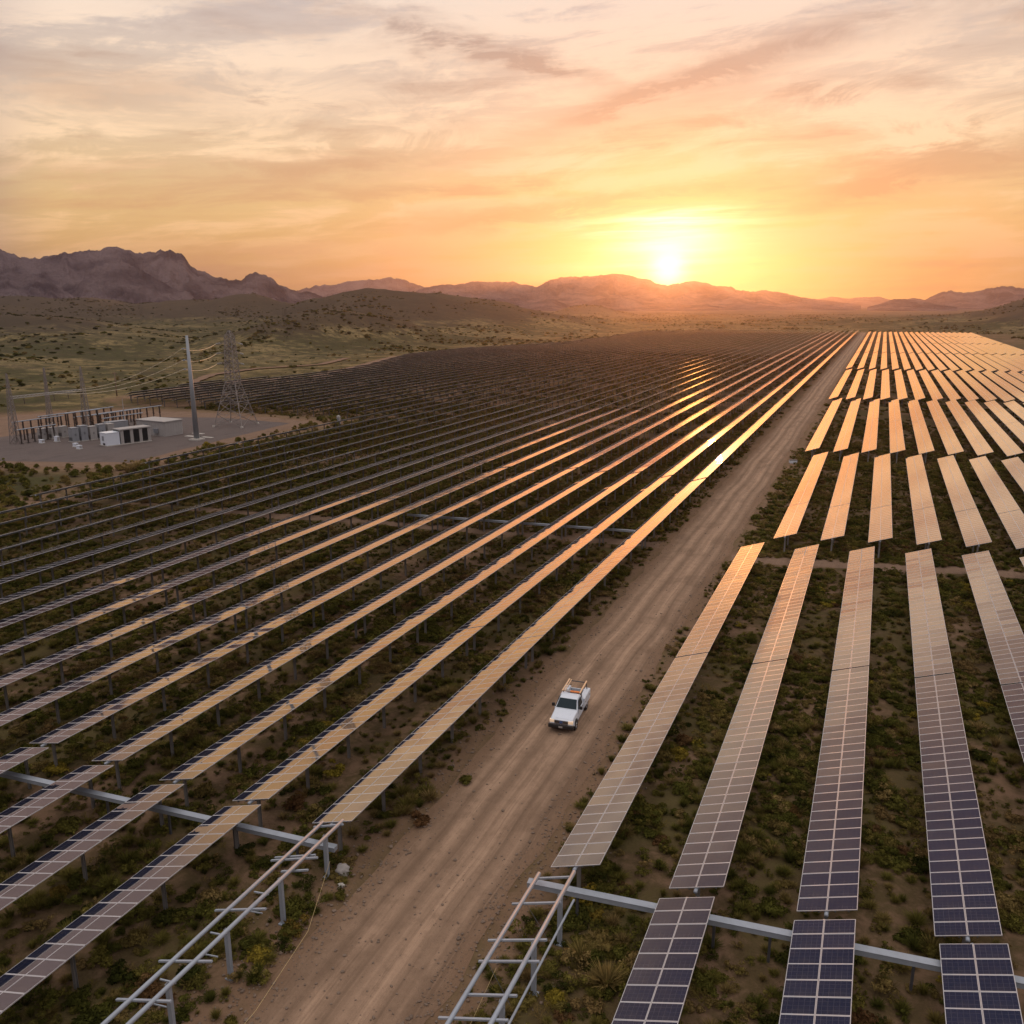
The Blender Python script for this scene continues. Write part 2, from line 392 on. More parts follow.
def ground_material():
    m, nt, b = new_mat('desert_ground')
    tc = nt.nodes.new('ShaderNodeTexCoord'); O = tc.outputs['Object']
    x, y, z = sep(nt, O)
    flat = comb(nt, x, y, 0.0)
    dist = (x * x + y * y).f('SQRT')
    big = noise(nt, flat, .012, 6, .6, .8)
    mid = noise(nt, flat, .11, 6, .62, .6)
    fine = noise(nt, flat, 1.1, 6, .65, .3)
    grit = noise(nt, flat, 9.0, 4, .7)
    soil = mix(nt, fine, (.150, .092, .058), (.250, .162, .106))
    soil = mix(nt, grit.step(.55, .75) * .35, soil, (.085, .06, .045))
    lit = mix(nt, grit, (.058, .042, .021), (.130, .090, .045))
    dry = mix(nt, fine, (.180, .135, .060), (.290, .220, .105))
    grn = mix(nt, fine, (.066, .055, .022), (.135, .108, .044))
    c = mix(nt, (mid * .6 + fine * .4).step(.40, .53), soil, lit)
    c = mix(nt, mid.step(.48, .62) * .75, c, grn)
    # open hill country away from the arrays
    wild = mix(nt, (mid * .45 + big * .55).step(.41, .55), dry, (.062, .058, .022))
    wild = mix(nt, fine.step(.52, .66) * .8, wild, (.042, .042, .018))
    wild = mix(nt, noise(nt, flat, .35, 5, .65).step(.50, .62) * .75, wild, (.060, .044, .026))
    wild = mix(nt, noise(nt, flat, .16, 7, .72, .5).step(.50, .58) * .75, wild, (.045, .042, .018))
    wild = mix(nt, noise(nt, flat, .05, 7, .70, .8).step(.53, .62) * .55, wild, (.062, .046, .028))
    stony = mix(nt, fine, (.032, .025, .017), (.078, .056, .036))
    wild = mix(nt, ((z + (mid - .5) * 12.0 + (big - .5) * 14.0).step(5.0, 12.0)) * .85, wild, stony)
    aw = nt.nodes.new('ShaderNodeAttribute'); aw.attribute_name = 'wild'; W = E(nt, aw.outputs['Fac'])
    c = mix(nt, W, c, wild)
    ab = nt.nodes.new('ShaderNodeAttribute'); ab.attribute_name = 'bare'; B = E(nt, ab.outputs['Fac'])
    c = mix(nt, (B + (fine - .5) * .9 * B).clamp(), c, soil)
    far = mix(nt, noise(nt, comb(nt, x * .0012, y * .004), 1.0, 6, .6, 1.0).step(.38, .62), (.060, .048, .028), (.145, .100, .062))
    c = mix(nt, dist.step(900, 2200), c, far)
    nt.links.new(c, b.inputs['Base Color']); b.inputs['Roughness'].default_value = .95
    b.inputs['Specular IOR Level'].default_value = .1
    bp = nt.nodes.new('ShaderNodeBump'); bp.inputs['Strength'].default_value = .7; bp.inputs['Distance'].default_value = .25
    link(nt, fine * .7 + grit * .18 + mid * 1.2, bp.inputs['Height']); nt.links.new(bp.outputs[0], b.inputs['Normal'])
    return m
M['ground'] = ground_material()

def road_material(name, c0, c1, ruts=True):
    m, nt, b = new_mat(name)
    tc = nt.nodes.new('ShaderNodeTexCoord'); O = tc.outputs['Object']
    x, y, z = sep(nt, O)
    wob = (noise(nt, comb(nt, x * 0.0, y * .035), 1.0, 3) - .5) * 1.3
    xs = x + 15.2 + wob
    streak = noise(nt, comb(nt, xs * 2.6, y * .045), 1.0, 6, .62)
    streak2 = noise(nt, comb(nt, xs * 7.5, y * .10), 1.0, 4, .6)
    fine = noise(nt, O, 1.6, 6, .68); grit = noise(nt, O, 14.0, 3, .7)
    c = mix(nt, streak, c0, c1)
    if ruts:
        for cx, w_, s_ in ((-1.05, .32, .6), (.75, .32, .6), (.15, .18, .3), (-2.0, .15, .25), (1.9, .16, .3)):
            g = (((xs - cx) / w_) ** 2.0 * -1.0).exp() * s_ * streak2.step(.25, .65)
            c = mix(nt, g, c, tuple(min(1, k * 1.45) for k in c1))
        for cx, w_, s_ in ((2.5, .25, .7), (-.40, .22, .45), (1.35, .13, .55), (-1.6, .14, .45), (-2.7, .3, .4)):
            g = (((xs - cx) / w_) ** 2.0 * -1.0).exp() * s_ * streak2.step(.30, .6)
            c = mix(nt, g, c, tuple(k * .60 for k in c0))
    edge = (xs.f('ABSOLUTE') + (fine - .5) * 1.6 + (noise(nt, comb(nt, x, y * .25), .8, 5, .6) - .5) * 1.8).step(2.0, 3.1) if ruts else fine * 0.0
    c = mix(nt, edge, c, mix(nt, fine, (.150, .092, .058), (.250, .162, .106)))
    c = mix(nt, noise(nt, comb(nt, x, y * .4), .5, 6, .65).step(.48, .66) * .45, c, tuple(k * .74 for k in c0))
    c = mix(nt, fine.step(.40, .75) * .35, c, tuple(k * .72 for k in c0))
    c = mix(nt, grit.step(.58, .72) * .40, c, tuple(k * .62 for k in c0))
    nt.links.new(c, b.inputs['Base Color']); b.inputs['Roughness'].default_value = .93; b.inputs['Specular IOR Level'].default_value = .15
    bp = nt.nodes.new('ShaderNodeBump'); bp.inputs['Strength'].default_value = .8; bp.inputs['Distance'].default_value = .16
    link(nt, streak * .6 + streak2 * .35 + grit * .22 + fine * .5, bp.inputs['Height']); nt.links.new(bp.outputs[0], b.inputs['Normal'])
    return m
M['road'] = road_material('dirt_road_surface', (.185, .120, .080), (.345, .236, .164))
M['track'] = road_material('pale_track_surface', (.165, .106, .073), (.250, .168, .118), False)
M['gravel'] = road_material('grey_gravel', (.110, .090, .086), (.150, .125, .118), False)

def rock_material():
    m, nt, b = new_mat('mountain_rock')
    tc = nt.nodes.new('ShaderNodeTexCoord'); O = tc.outputs['Object']
    n = noise(nt, O, .008, 8, .65, .5); f = noise(nt, O, .06, 6, .7)
    c = mix(nt, n.step(.35, .65), (.028, .026, .036), (.200, .160, .165))
    c = mix(nt, f.step(.5, .7) * .6, c, (.045, .040, .034))
    nt.links.new(c, b.inputs['Base Color']); b.inputs['Roughness'].default_value = 1.0; b.inputs['Specular IOR Level'].default_value = 0
    bp = nt.nodes.new('ShaderNodeBump'); bp.inputs['Strength'].default_value = 1.0; bp.inputs['Distance'].default_value = 20
    link(nt, f + n, bp.inputs['Height']); nt.links.new(bp.outputs[0], b.inputs['Normal'])
    return m
M['rock'] = rock_material()

def foliage_material():
    m, nt, b = new_mat('shrub_foliage')
    out = nt.nodes['Material Output']
    at = nt.nodes.new('ShaderNodeAttribute'); at.attribute_type = 'INSTANCER'; at.attribute_name = 'tint'
    av = nt.nodes.new('ShaderNodeAttribute'); av.attribute_name = 'leaf'
    t = E(nt, at.outputs['Fac']); lf = E(nt, av.outputs['Fac'])
    c = ramp(nt, t, [(0.0, (.042, .047, .013)), (.30, (.100, .100, .024)), (.55, (.165, .142, .038)), (.68, (.190, .142, .052)),
                     (.80, (.250, .180, .078)), (.90, (.125, .066, .034)), (.96, (.26, .20, .036)), (1.0, (.30, .24, .04))])
    c = mix(nt, 1.0, c, comb(nt, lf * .9 + .5, lf * .9 + .5, lf * .8 + .5), 'MULTIPLY')
    d = nt.nodes.new('ShaderNodeBsdfDiffuse'); tr = nt.nodes.new('ShaderNodeBsdfTranslucent')
    nt.links.new(c, d.inputs[0]); nt.links.new(c, tr.inputs[0])
    ms = nt.nodes.new('ShaderNodeMixShader'); ms.inputs[0].default_value = .30
    nt.links.new(d.outputs[0], ms.inputs[1]); nt.links.new(tr.outputs[0], ms.inputs[2]); nt.links.new(ms.outputs[0], out.inputs[0])
    return m
M['leaf'] = foliage_material()

# ------------------------------------------------------------------ where the setting lies
ROAD_X, ROAD_W = -15.2, 6.3
PAD = np.array([(-106.0, 96.5), (-111.3, 143.5), (-131.5, 144.5), (-146.0, 139.0), (-150.0, 92.0), (-127.0, 89.0)])
APRON = np.array([(-103.0, 93.5), (-107.5, 147.5), (-124, 149), (-134.0, 150.0), (-162.0, 147.0), (-176.0, 130.0), (-168.0, 84.0), (-127.0, 85.5)])

LB = np.array([(-50, -95), (63, -90.5), (76, -94.5), (115, -100.5), (141, -97.5), (152.5, -100.5), (154.5, -168), (162, -178), (195, -182), (239, -170),
               (284, -181), (343, -200), (396, -202), (448, -188), (491, -178), (570, -178), (723, -190), (740, -170), (800, -150), (801, 500)])
def left_edge(y): return np.interp(y, LB[:, 0], LB[:, 1])
RB = np.array([(-50, 70), (400, 62), (438, 63), (560, 71), (680, 81), (765, 86)])
def right_edge(y): return np.interp(y, RB[:, 0], RB[:, 1])

def in_poly(x, y, poly):
    inside = np.zeros(np.shape(x), bool); n = len(poly); j = n - 1
    for i in range(n):
        xi, yi = poly[i]; xj, yj = poly[j]
        c = ((yi > y) != (yj > y)) & (x < (xj - xi) * (y - yi) / (yj - yi + 1e-12) + xi)
        inside ^= c; j = i
    return inside

def poly_dist(x, y, poly):
    d = np.full(np.shape(x), 1e9); n = len(poly)
    for i in range(n):
        a, b_ = poly[i], poly[(i + 1) % n]; ab = b_ - a
        t = np.clip(((x - a[0]) * ab[0] + (y - a[1]) * ab[1]) / (ab @ ab), 0, 1)
        d = np.minimum(d, np.hypot(x - a[0] - t * ab[0], y - a[1] - t * ab[1]))
    return np.where(in_poly(x, y, poly), -d, d)

# hills: distance, half depth (m), crest line surveyed as photo column, row
RIDGES = [
    (950, 230, [(285, 312), (300, 306), (325, 301.5), (345, 295.5), (365, 293), (385, 294), (400, 295), (440, 297), (470, 301), (500, 307), (530, 313), (560, 318), (600, 323), (650, 328)]),
    (1150, 200, [(140, 310), (185, 305), (205, 304), (225, 300), (240, 297), (255, 297), (270, 300), (290, 306), (320, 308), (345, 313)]),
    (1300, 320, [(-160, 299), (-60, 297), (0, 297), (30, 299), (60, 301), (85, 300), (100, 301), (130, 305), (170, 307), (210, 311)]),
    (560, 130, [(190, 348), (230, 335), (262, 326), (290, 319), (318, 316.5), (345, 317), (375, 321), (410, 328), (440, 336), (470, 346)]),
    (720, 170, [(-160, 316), (-40, 318), (20, 320), (60, 322), (110, 328), (150, 332), (200, 341)]),
    (1700, 200, [(540, 318), (555, 313), (570, 308), (585, 306.5), (600, 307.5), (618, 313), (640, 319)]),
    (1250, 330, [(840, 326), (900, 321), (930, 317.5), (960, 315), (985, 310.5), (1005, 305), (1024, 301), (1060, 292), (1130, 278), (1250, 272), (1400, 285), (1550, 310)])]
RG = []
for (d, dep, prof) in RIDGES:
    q = [az_el(px, py) for px, py in prof]
    RG.append((d, dep, np.array([a for a, e in q]), np.array([max(0, CAM_H + d * tan(e)) for a, e in q])))

def terrain(x, y):
    x = np.asarray(x, float); y = np.asarray(y, float)
    r = np.hypot(x, y); a = np.arctan2(x, y)
    h = np.zeros_like(r)
    for (d0, dep, pa, ph) in RG:
        c = np.interp(a, pa, ph, left=0, right=0)
        g = c * np.exp(-((r - d0 + 60 * (fbm(a * 22, r * 0 + d0, 7, 3) - .5)) / dep) ** 2)
        h = np.where(h > g, h + g * .10, g + h * .10)
    rough = fbm(x / 95, y / 95, 3, 5) - .5
    gul = ridged(x / 60, y / 60, 9, 4) - .5
    out_l = smooth01((left_edge(np.clip(y, -50, 799)) - 28 - x) / 130); out_r = smooth01((x - 85) / 130); out_f = smooth01((y - 850) / 200)
    out_b = smooth01((-40 - y) / 120)
    wild = np.maximum(np.maximum(out_l, out_r), np.maximum(out_f, out_b))
    dpad = poly_dist(x, y, APRON)
    wild = wild * smooth01((dpad - 6) / 70)
    fade = smooth01((3500 - r) / 1800)
    h = h * (1 + .14 * rough + .05 * gul) * np.clip(wild * 1.5, 0, 1) + wild * fade * (rough * 12 + gul * 2.0 + 1.5)
    return np.where(wild > 0, h, 0)

def build_ground():
    az_f = np.arange(-58, 14, .14); az_s = np.arange(14, 302, 4.0)
    az = np.radians(np.concatenate([az_f, az_s])); n = len(az)
    r = np.concatenate([[.0], np.geomspace(4, 26000, 330)])
    A, RR = np.meshgrid(az, r); X = RR * np.sin(A); Y = RR * np.cos(A); Z = terrain(X, Y)
    V = np.stack([X, Y, Z], -1).reshape(-1, 3)
    i, j = np.meshgrid(np.arange(len(r) - 1), np.arange(n), indexing='ij'); j2 = (j + 1) % n
    Q = np.stack([i * n + j, (i + 1) * n + j, (i + 1) * n + j2, i * n + j2], -1).reshape(-1, 4)[:, ::-1]
    x, y = V[:, 0], V[:, 1]
    le = left_edge(np.clip(y, -50, 799))
    wild = np.maximum.reduce([smooth01((le - 4 - x) / 6), smooth01((x - right_edge(np.clip(y, -50, 765)) - 3) / 8), smooth01((y - 800) / 12)])
    bare = np.maximum.reduce([smooth01((9 - np.abs(poly_dist(x, y, APRON))) / 9) * .9, .85 * smooth01((1.6 - np.abs(np.abs(x - ROAD_X) - 4.0)) / 1.6) * (y < 820),
                              .5 * smooth01((4 - np.abs(x - le + 4)) / 4) * (y > 20) * (y < 740)])
    o = np_mesh('ground', V, Q, M['ground'], True, {'wild': ('FLOAT', wild), 'bare': ('FLOAT', bare)})
    tag(o, 'brown desert ground with dry grass rolling up to low hills', 'ground', kind='structure')
build_ground()

def ribbon(name, pts, w, mat, z=.006, jag=.35, step=1.2, cols=9, label=None, drape=False):
    pts = np.array(pts, float); seg = np.hypot(*np.diff(pts, axis=0).T); s = np.concatenate([[0], np.cumsum(seg)])
    # finer steps near the camera
    t = np.arange(0, s[-1], step) if s[-1] < 400 else np.concatenate([np.arange(0, 220, step), np.geomspace(220, s[-1], 120)])
    cx = np.interp(t, s, pts[:, 0]); cy = np.interp(t, s, pts[:, 1])
    dx = np.gradient(cx, t); dy = np.gradient(cy, t); L = np.hypot(dx, dy); nx, ny = dy / L, -dx / L
    k = np.linspace(-1, 1, cols)
    wl = w / 2 + (fbm(t / 2.2, t * 0 + 3, 5, 4) - .5) * 2 * jag; wr = w / 2 + (fbm(t / 2.2, t * 0 + 9, 8, 4) - .5) * 2 * jag
    off = np.where(k[None] < 0, k[None] * wl[:, None], k[None] * wr[:, None])
    X = cx[:, None] + nx[:, None] * off; Y = cy[:, None] + ny[:, None] * off
    Z = (terrain(X, Y) if drape else np.zeros_like(X)) + z
    V = np.stack([X, Y, Z], -1).reshape(-1, 3); n, c = len(t), cols
    i, j = np.meshgrid(np.arange(n - 1), np.arange(c - 1), indexing='ij')
    Q = np.stack([i * c + j, (i + 1) * c + j, (i + 1) * c + j + 1, i * c + j + 1], -1).reshape(-1, 4)[:, ::-1]
    o = np_mesh(name, V, Q, mat, True)
    return tag(o, label, name.replace('_', ' '), kind='structure')

ribbon('dirt_road', [(-15.2, -30), (-15.2, 45), (-15.1, 200), (-15.6, 500), (-16.5, 812)], ROAD_W, M['road'], .012, .38, .8, label='straight brown dirt road between the solar rows')
ribbon('dirt_track', [(-11.5, 81.2), (-2, 83.0), (20, 88), (45, 94)], 2.6, M['track'], .006, .5, .8, label='narrow dirt track crossing under the right solar rows')
ribbon('dirt_track', [(-19.0, 83.0), (-34, 81.5), (-52, 79.5), (-75, 76.0)], 2.2, M['track'], .006, .6, .8, label='narrow dirt track crossing under the left solar rows')
ribbon('field_track', [(-185.5, 180), (-188.5, 205), (-176, 240), (-187, 285), (-206.5, 343), (-209, 396), (-194, 450), (-184, 491), (-184, 570)], 4.2, M['track'], .35, .9, 2.5, drape=True,
       label='pale track along the far left edge of the solar field')
ribbon('hill_track', [(-196, 205), (-212, 232), (-216, 262), (-208, 290), (-222, 330)], 3.5, M['track'], .35, .9, 2.5, drape=True, label='pale sandy track winding up from the field edge')

def slab(name, poly, z, mat, label, jag=.4):
    pts = []; n = len(poly)
    for i in range(n):
        a, b_ = poly[i], poly[(i + 1) % n]; k = int(np.hypot(*(b_ - a)) / 1.5) + 1
        for t in np.arange(k) / k: pts.append(a + (b_ - a) * t + (np.array([vnoise(i * 9 + t * k * .6, 1, 2), vnoise(i * 9 + t * k * .6, 5, 4)]) - .5) * 2 * jag)
    me = bpy.data.meshes.new(name); me.from_pydata([(p[0], p[1], z) for p in pts], [], [tuple(range(len(pts)))]); me.update()
    me.materials.append(mat); o = bpy.data.objects.new(name, me); col.objects.link(o)
    if me.polygons[0].normal.z < 0: me.flip_normals()
    return tag(o, label, name.replace('_', ' '), kind='structure')
slab('dirt_apron', APRON, .006, M['track'], 'bare brown dirt around the substation pad', 1.4)
slab('gravel_pad', PAD, .016, M['gravel'], 'grey gravel pad under the substation', .3)

# ------------------------------------------------------------------ mountains
def mountain_range(name, ridges, label, seed, seglen=.7, amp=1.0):
    """ridges: list of (distance, front depth, back depth, [(photo column, crest row)...])"""
    allp = [p for rd in ridges for p in rd[3]]
    c0, c1 = min(p[0] for p in allp) - 6, max(p[0] for p in allp) + 6
    pxs = np.arange(c0, c1, seglen); azs = np.array([az_el(p, 300)[0] for p in pxs])
    rmin = min(rd[0] - rd[1] for rd in ridges); rmax = max(rd[0] + rd[2] for rd in ridges)
    rs = np.linspace(rmin, rmax, 150)
    # rows at the crest distances exactly
    for rd in ridges: rs[np.argmin(abs(rs - rd[0]))] = rd[0]
    A, RR = np.meshgrid(azs, rs); Hh = np.full_like(A, -6.0)
    for q, (d, fr, bk, prof) in enumerate(ridges):
        prof = np.array(prof, float); pr = np.interp(pxs, prof[:, 0], prof[:, 1], left=312, right=312)
        jag = (fbm(pxs / 5, pxs * 0, seed + q, 5, .62) - .5) * 4.2 * amp
        pr = pr + jag * np.clip((304 - pr) / 14, 0, 1)
        hor = np.array([atan2(*(lambda v: (v[2], hypot(v[0], v[1])))(sightline(p, rr))) for p, rr in zip(pxs, pr)])
        crest = CAM_H + d * np.tan(hor)
        t = np.where(RR < d, (d - RR) / fr, (RR - d) / bk)
        wob = (fbm(A * d / (fr * .5), RR / (fr * .8), seed + 40 + q, 4) - .5) * .5 * np.clip(t * 3, 0, 1)
        s = np.clip(1 - t + wob * np.clip(1 - t, 0, 1), 0, 1)
        s = np.where(t >= 1, 0, s)
        gul = ridged(A * d / (fr * .22), RR / (fr * .55), seed + 77 + q, 5)
        gul2 = ridged(A * d / (fr * .07), RR / (fr * .16), seed + 177 + q, 5)
        h = crest[None] * (s ** 1.15) * (1 - (.80 * (1 - gul) + .30 * (1 - gul2)) * np.clip(t * 5, 0, 1))
        h = np.where(crest[None] > 0, h, -6)
        Hh = np.maximum(Hh, h - 4)
    X, Y = RR * np.sin(A), RR * np.cos(A)
    V = np.stack([X, Y, Hh], -1).reshape(-1, 3); n = len(azs); k = len(rs)
    i, j = np.meshgrid(np.arange(k - 1), np.arange(n - 1), indexing='ij')
    Q = np.stack([i * n + j, (i + 1) * n + j, (i + 1) * n + j + 1, i * n + j + 1], -1).reshape(-1, 4)[:, ::-1]
    o = np_mesh(name, V, Q, M['rock'], True)
    return tag(o, label, 'mountains', kind='structure')

mountain_range('mountains', [
    (2800, 750, 450, [(-140, 262), (-90, 240), (-40, 232), (0, 243), (15, 252), (30, 256), (46, 257), (60, 253), (78, 251), (95, 249), (107, 248), (112, 245), (122, 244), (130, 248),
                       (146, 253), (155, 251), (165, 249), (178, 250), (187, 253), (192, 262), (200, 268), (215, 275), (232, 278), (244, 279), (251, 273), (257, 271), (264, 274),
                       (272, 275), (280, 283), (292, 288), (315, 292), (338, 300), (350, 306)]),
    (2350, 400, 250, [(-80, 280), (-20, 272), (12, 268), (22, 272), (40, 273), (58, 284), (72, 293), (84, 302)]),
    (2450, 450, 250, [(60, 304), (76, 289), (88, 273), (100, 266), (112, 261), (124, 259), (136, 264), (150, 272), (170, 284), (190, 296), (200, 303)]),
    (2250, 225, 175, [(182, 304), (194, 296), (203, 288), (210, 292), (222, 300), (230, 305)]),
], 'jagged dark purple mountain range at the left', 5, amp=1.15)
mountain_range('distant_mountains', [(6250, 1250, 1000, [(262, 306), (285, 291), (300, 289), (318, 285), (335, 284), (352, 280), (372, 279), (392, 277), (402, 278), (415, 283), (430, 288), (450, 300)])],
               'pale far mountain ridge behind the left foothills', 21, amp=.8)
mountain_range('distant_mountains', [
    (4750, 1200, 750, [(395, 300), (420, 288), (440, 284), (452, 284), (472, 281), (498, 281), (512, 281), (536, 286), (550, 279), (565, 276), (580, 276), (600, 274), (614, 273), (622, 273), (634, 276),
                        (648, 279), (655, 282), (668, 285), (680, 282), (692, 280), (704, 282), (716, 285), (730, 286), (740, 290), (755, 291), (762, 289), (775, 291), (790, 294), (805, 297), (830, 300), (862, 304)]),
    (3500, 450, 400, [(470, 308), (500, 305), (525, 304), (552, 298), (566, 303), (580, 302), (604, 297), (622, 297), (640, 301), (662, 303), (690, 304), (720, 305)]),
], 'hazy purple mountains under the setting sun', 33, amp=.7)
mountain_range('distant_mountains', [(7500, 1250, 750, [(790, 304), (815, 299), (832, 296), (845, 298), (860, 297), (878, 296), (890, 299), (905, 300), (925, 304)])],
               'faint orange ridge on the far horizon', 41, amp=.6)
mountain_range('distant_mountains', [
    (5250, 1100, 750, [(880, 305), (902, 300), (912, 297), (925, 299), (940, 291), (950, 290), (962, 292), (975, 290), (990, 287), (1008, 285), (1024, 288), (1060, 283), (1110, 290), (1160, 305)]),
    (3750, 450, 350, [(868, 306), (880, 303), (893, 298), (905, 298), (920, 300), (940, 303), (958, 306)]),
], 'hazy pink mountains at the right', 52, amp=.7)

# ------------------------------------------------------------------ haze (still evening air)
def build_haze():
    mb = MB(); mb.box(-9500, 9500, -1200, 9000, -9.0, 420)
    m = bpy.data.materials.new('evening_haze'); m.use_nodes = True; nt = m.node_tree; nt.nodes.clear()
    out = nt.nodes.new('ShaderNodeOutputMaterial'); v = nt.nodes.new('ShaderNodeVolumePrincipled')
    v.inputs['Color'].default_value = (.70, .62, .84, 1); v.inputs['Density'].default_value = HAZE_D; v.inputs['Anisotropy'].default_value = HAZE_G
    nt.links.new(v.outputs[0], out.inputs['Volume'])
    o = mb.build('haze', m); tag(o, 'thin warm evening haze over the plain', 'haze', kind='stuff')
HAZE_D, HAZE_G = 1.05e-4, .82
build_haze()

# ------------------------------------------------------------------ solar tables
MOD_L, MOD_W, TILT, TAB_Z = .78, 1.10, R(19.0), 1.91
ct, st = cos(TILT), sin(TILT)

def module_mesh():
    """one framed module lying flat, long side across the row; top face carries the cells"""
    w, l, t = MOD_W / 2 - .004, MOD_L / 2 - .004, .018
    v = [(-w, -l, -t), (w, -l, -t), (w, l, -t), (-w, l, -t), (-w, -l, t), (w, -l, t), (w, l, t), (-w, l, t)]
    f = [(0, 3, 2, 1), (4, 5, 6, 7), (0, 1, 5, 4), (1, 2, 6, 5), (2, 3, 7, 6), (3, 0, 4, 7)]
    me = bpy.data.meshes.new('solar_panel'); me.from_pydata(v, [], f); u = me.uv_layers.new(name='UVMap')
    me.materials.append(M['panel']); me.materials.append(M['alu']); me.materials.append(M['backsheet'])
    for p in me.polygons:
        p.material_index = 0 if p.index == 1 else 2 if p.index == 0 else 1
        for li, uvc in zip(p.loop_indices, ((0, 0), (1, 0), (1, 1), (0, 1))): u.data[li].uv = uvc
    return me
MODULE = module_mesh()
SHARED = {}

def shared_obj(name, key, make, parent, loc=(0, 0, 0), rot=(0, 0, 0)):
    if key not in SHARED:
        o = make(); SHARED[key] = o.data
    else:
        o = bpy.data.objects.new(name, SHARED[key]); col.objects.link(o)
    o.parent = parent; o.location = loc; o.rotation_euler = rot
    return o

def post_mb():
    mb = MB(); t, w, h = .008, .15, .10                                  # an I-section post with a bearing head
    mb.box(-w / 2, w / 2, -h / 2, -h / 2 + t, -.3, TAB_Z - .16); mb.box(-w / 2, w / 2, h / 2 - t, h / 2, -.3, TAB_Z - .16); mb.box(-t / 2, t / 2, -h / 2 + t, h / 2 - t, -.3, TAB_Z - .16)
    mb.box(-.11, .11, -.07, .07, TAB_Z - .16, TAB_Z - .13); mb.box(-.10, -.07, -.06, .06, TAB_Z - .13, TAB_Z - .02); mb.box(.07, .10, -.06, .06, TAB_Z - .13, TAB_Z - .02)
    return mb

def row_tilt(side, row, y=0): return R(19.0) if side == 'right' else R(16.6) if row >= 7 and y > 165 else R([17.4, 16.7, 15.4, 13.8, 12.5, 11.3, 10.3, 9.5, 9.2, 9.6, 10.6, 12.0, 13.5, 15.0][min(row - 1, 13)] + (0 if row < 9 else ((row * 37) % 11 - 5) * .12))

def panel_strip(Y0, Y1, jitter, seed, tilt):
    """all modules of one table as separate framed plates in one mesh (local coordinates, base at the table centre)"""
    n = max(2, int(round((Y1 - Y0) / MOD_L))); L = (Y1 - Y0) / n; rg = np.random.default_rng(seed)
    vs, qs, uv, b = [], [], [], 0; ct, st = cos(tilt), sin(tilt)
    for i in range(n):
        yc = -(Y1 - Y0) / 2 + (i + .5) * L
        for cx, k in ((-.5, 0), (.5, 1)):
            w, l = MOD_W / 2, L / 2 - .004
            a, c = rg.normal(0, jitter), rg.normal(0, jitter)
            for zt in (.018, -.018):
                for sx, sy in ((-1, -1), (1, -1), (1, 1), (-1, 1)):
                    u_ = cx * MOD_W + sx * w; z_ = zt + sx * w * a + sy * l * c
                    vs.append((u_ * ct - z_ * st, yc + sy * l, TAB_Z + .10 + u_ * st + z_ * ct))
            qs += [(b, b + 1, b + 2, b + 3), (b + 7, b + 6, b + 5, b + 4), (b, b + 4, b + 5, b + 1), (b + 1, b + 5, b + 6, b + 2), (b + 2, b + 6, b + 7, b + 3), (b + 3, b + 7, b + 4, b)]
            uv += [(k, i), (k + 1, i), (k + 1, i + 1), (k, i + 1)] + [(k + .005, i + .005)] * 20
            b += 8
    return np.array(vs), np.array(qs), np.array(uv)
def strip_mats(Q): m_ = np.zeros(len(Q), np.int32); m_[1::6] = 1; return m_

def post_ys(L, first=None):
    n = max(2, int(round(L / 4.1)) + 1); return np.linspace(-L / 2 + .55, L / 2 - .55, n)

_p = post_mb().build("post", M["post"]); SHARED["post"] = _p.data; bpy.data.objects.remove(_p)
tables = []
def add_table(side, row, x, y0, y1):
    tables.append([side, row, x, y0, y1])

def right_blocks():
    sk = lambda x, x0, s: (x - x0) * s
    for k in range(0, 20):
        x = -4.87 + 4.91 * k
        if x < 12: add_table('right', k + 2, x, 6.5, 28.35 + sk(x, -4.87, .16))
        x = -9.4 + 4.74 * k
        if x < .145 * 80 + 12:
            add_table('right', k + 1, x, 28.45 + sk(x, -9.4, .13), 51.42 + sk(x, -9.4, .19)); add_table('right', k + 1, x, 51.60 + sk(x, -9.4, .19), 79.6 + sk(x, -9.4, .27))
        x = -6.95 + 4.28 * k
        if x < .145 * 136 + 12:
            s = sk(x, -6.95, .24); add_table('right', k + 1, x, 84.0 + s, 98.8 + s); add_table('right', k + 1, x, 98.97 + s, 135.2 + s)
        x = -8.45 + 4.07 * k
        if x < .145 * 218 + 12:
            s = sk(x, -8.45, .26); add_table('right', k + 1, x, 138.5 + s, 177.0 + s); add_table('right', k + 1, x, 177.2 + s, 216.8 + s)
        x = -9.6 + 3.85 * k
        if x < right_edge(300):
            s = sk(x, -9.6, .27); add_table('right', k + 1, x, 219.6 + s, 268 + s); add_table('right', k + 1, x, 268.2 + s, 318.5 + s)
        x = -10.0 + 3.8 * k
        for y0, y1 in ((327, 381), (381.3, 436), (440, 494), (494.4, 549), (553, 606), (606.4, 660), (664, 714), (714.5, 766)):
            s = sk(x, -10.0, .10)
            if x < right_edge(y0 + s): add_table('right', k + 1, x, y0 + s, min(768, y1 + s))

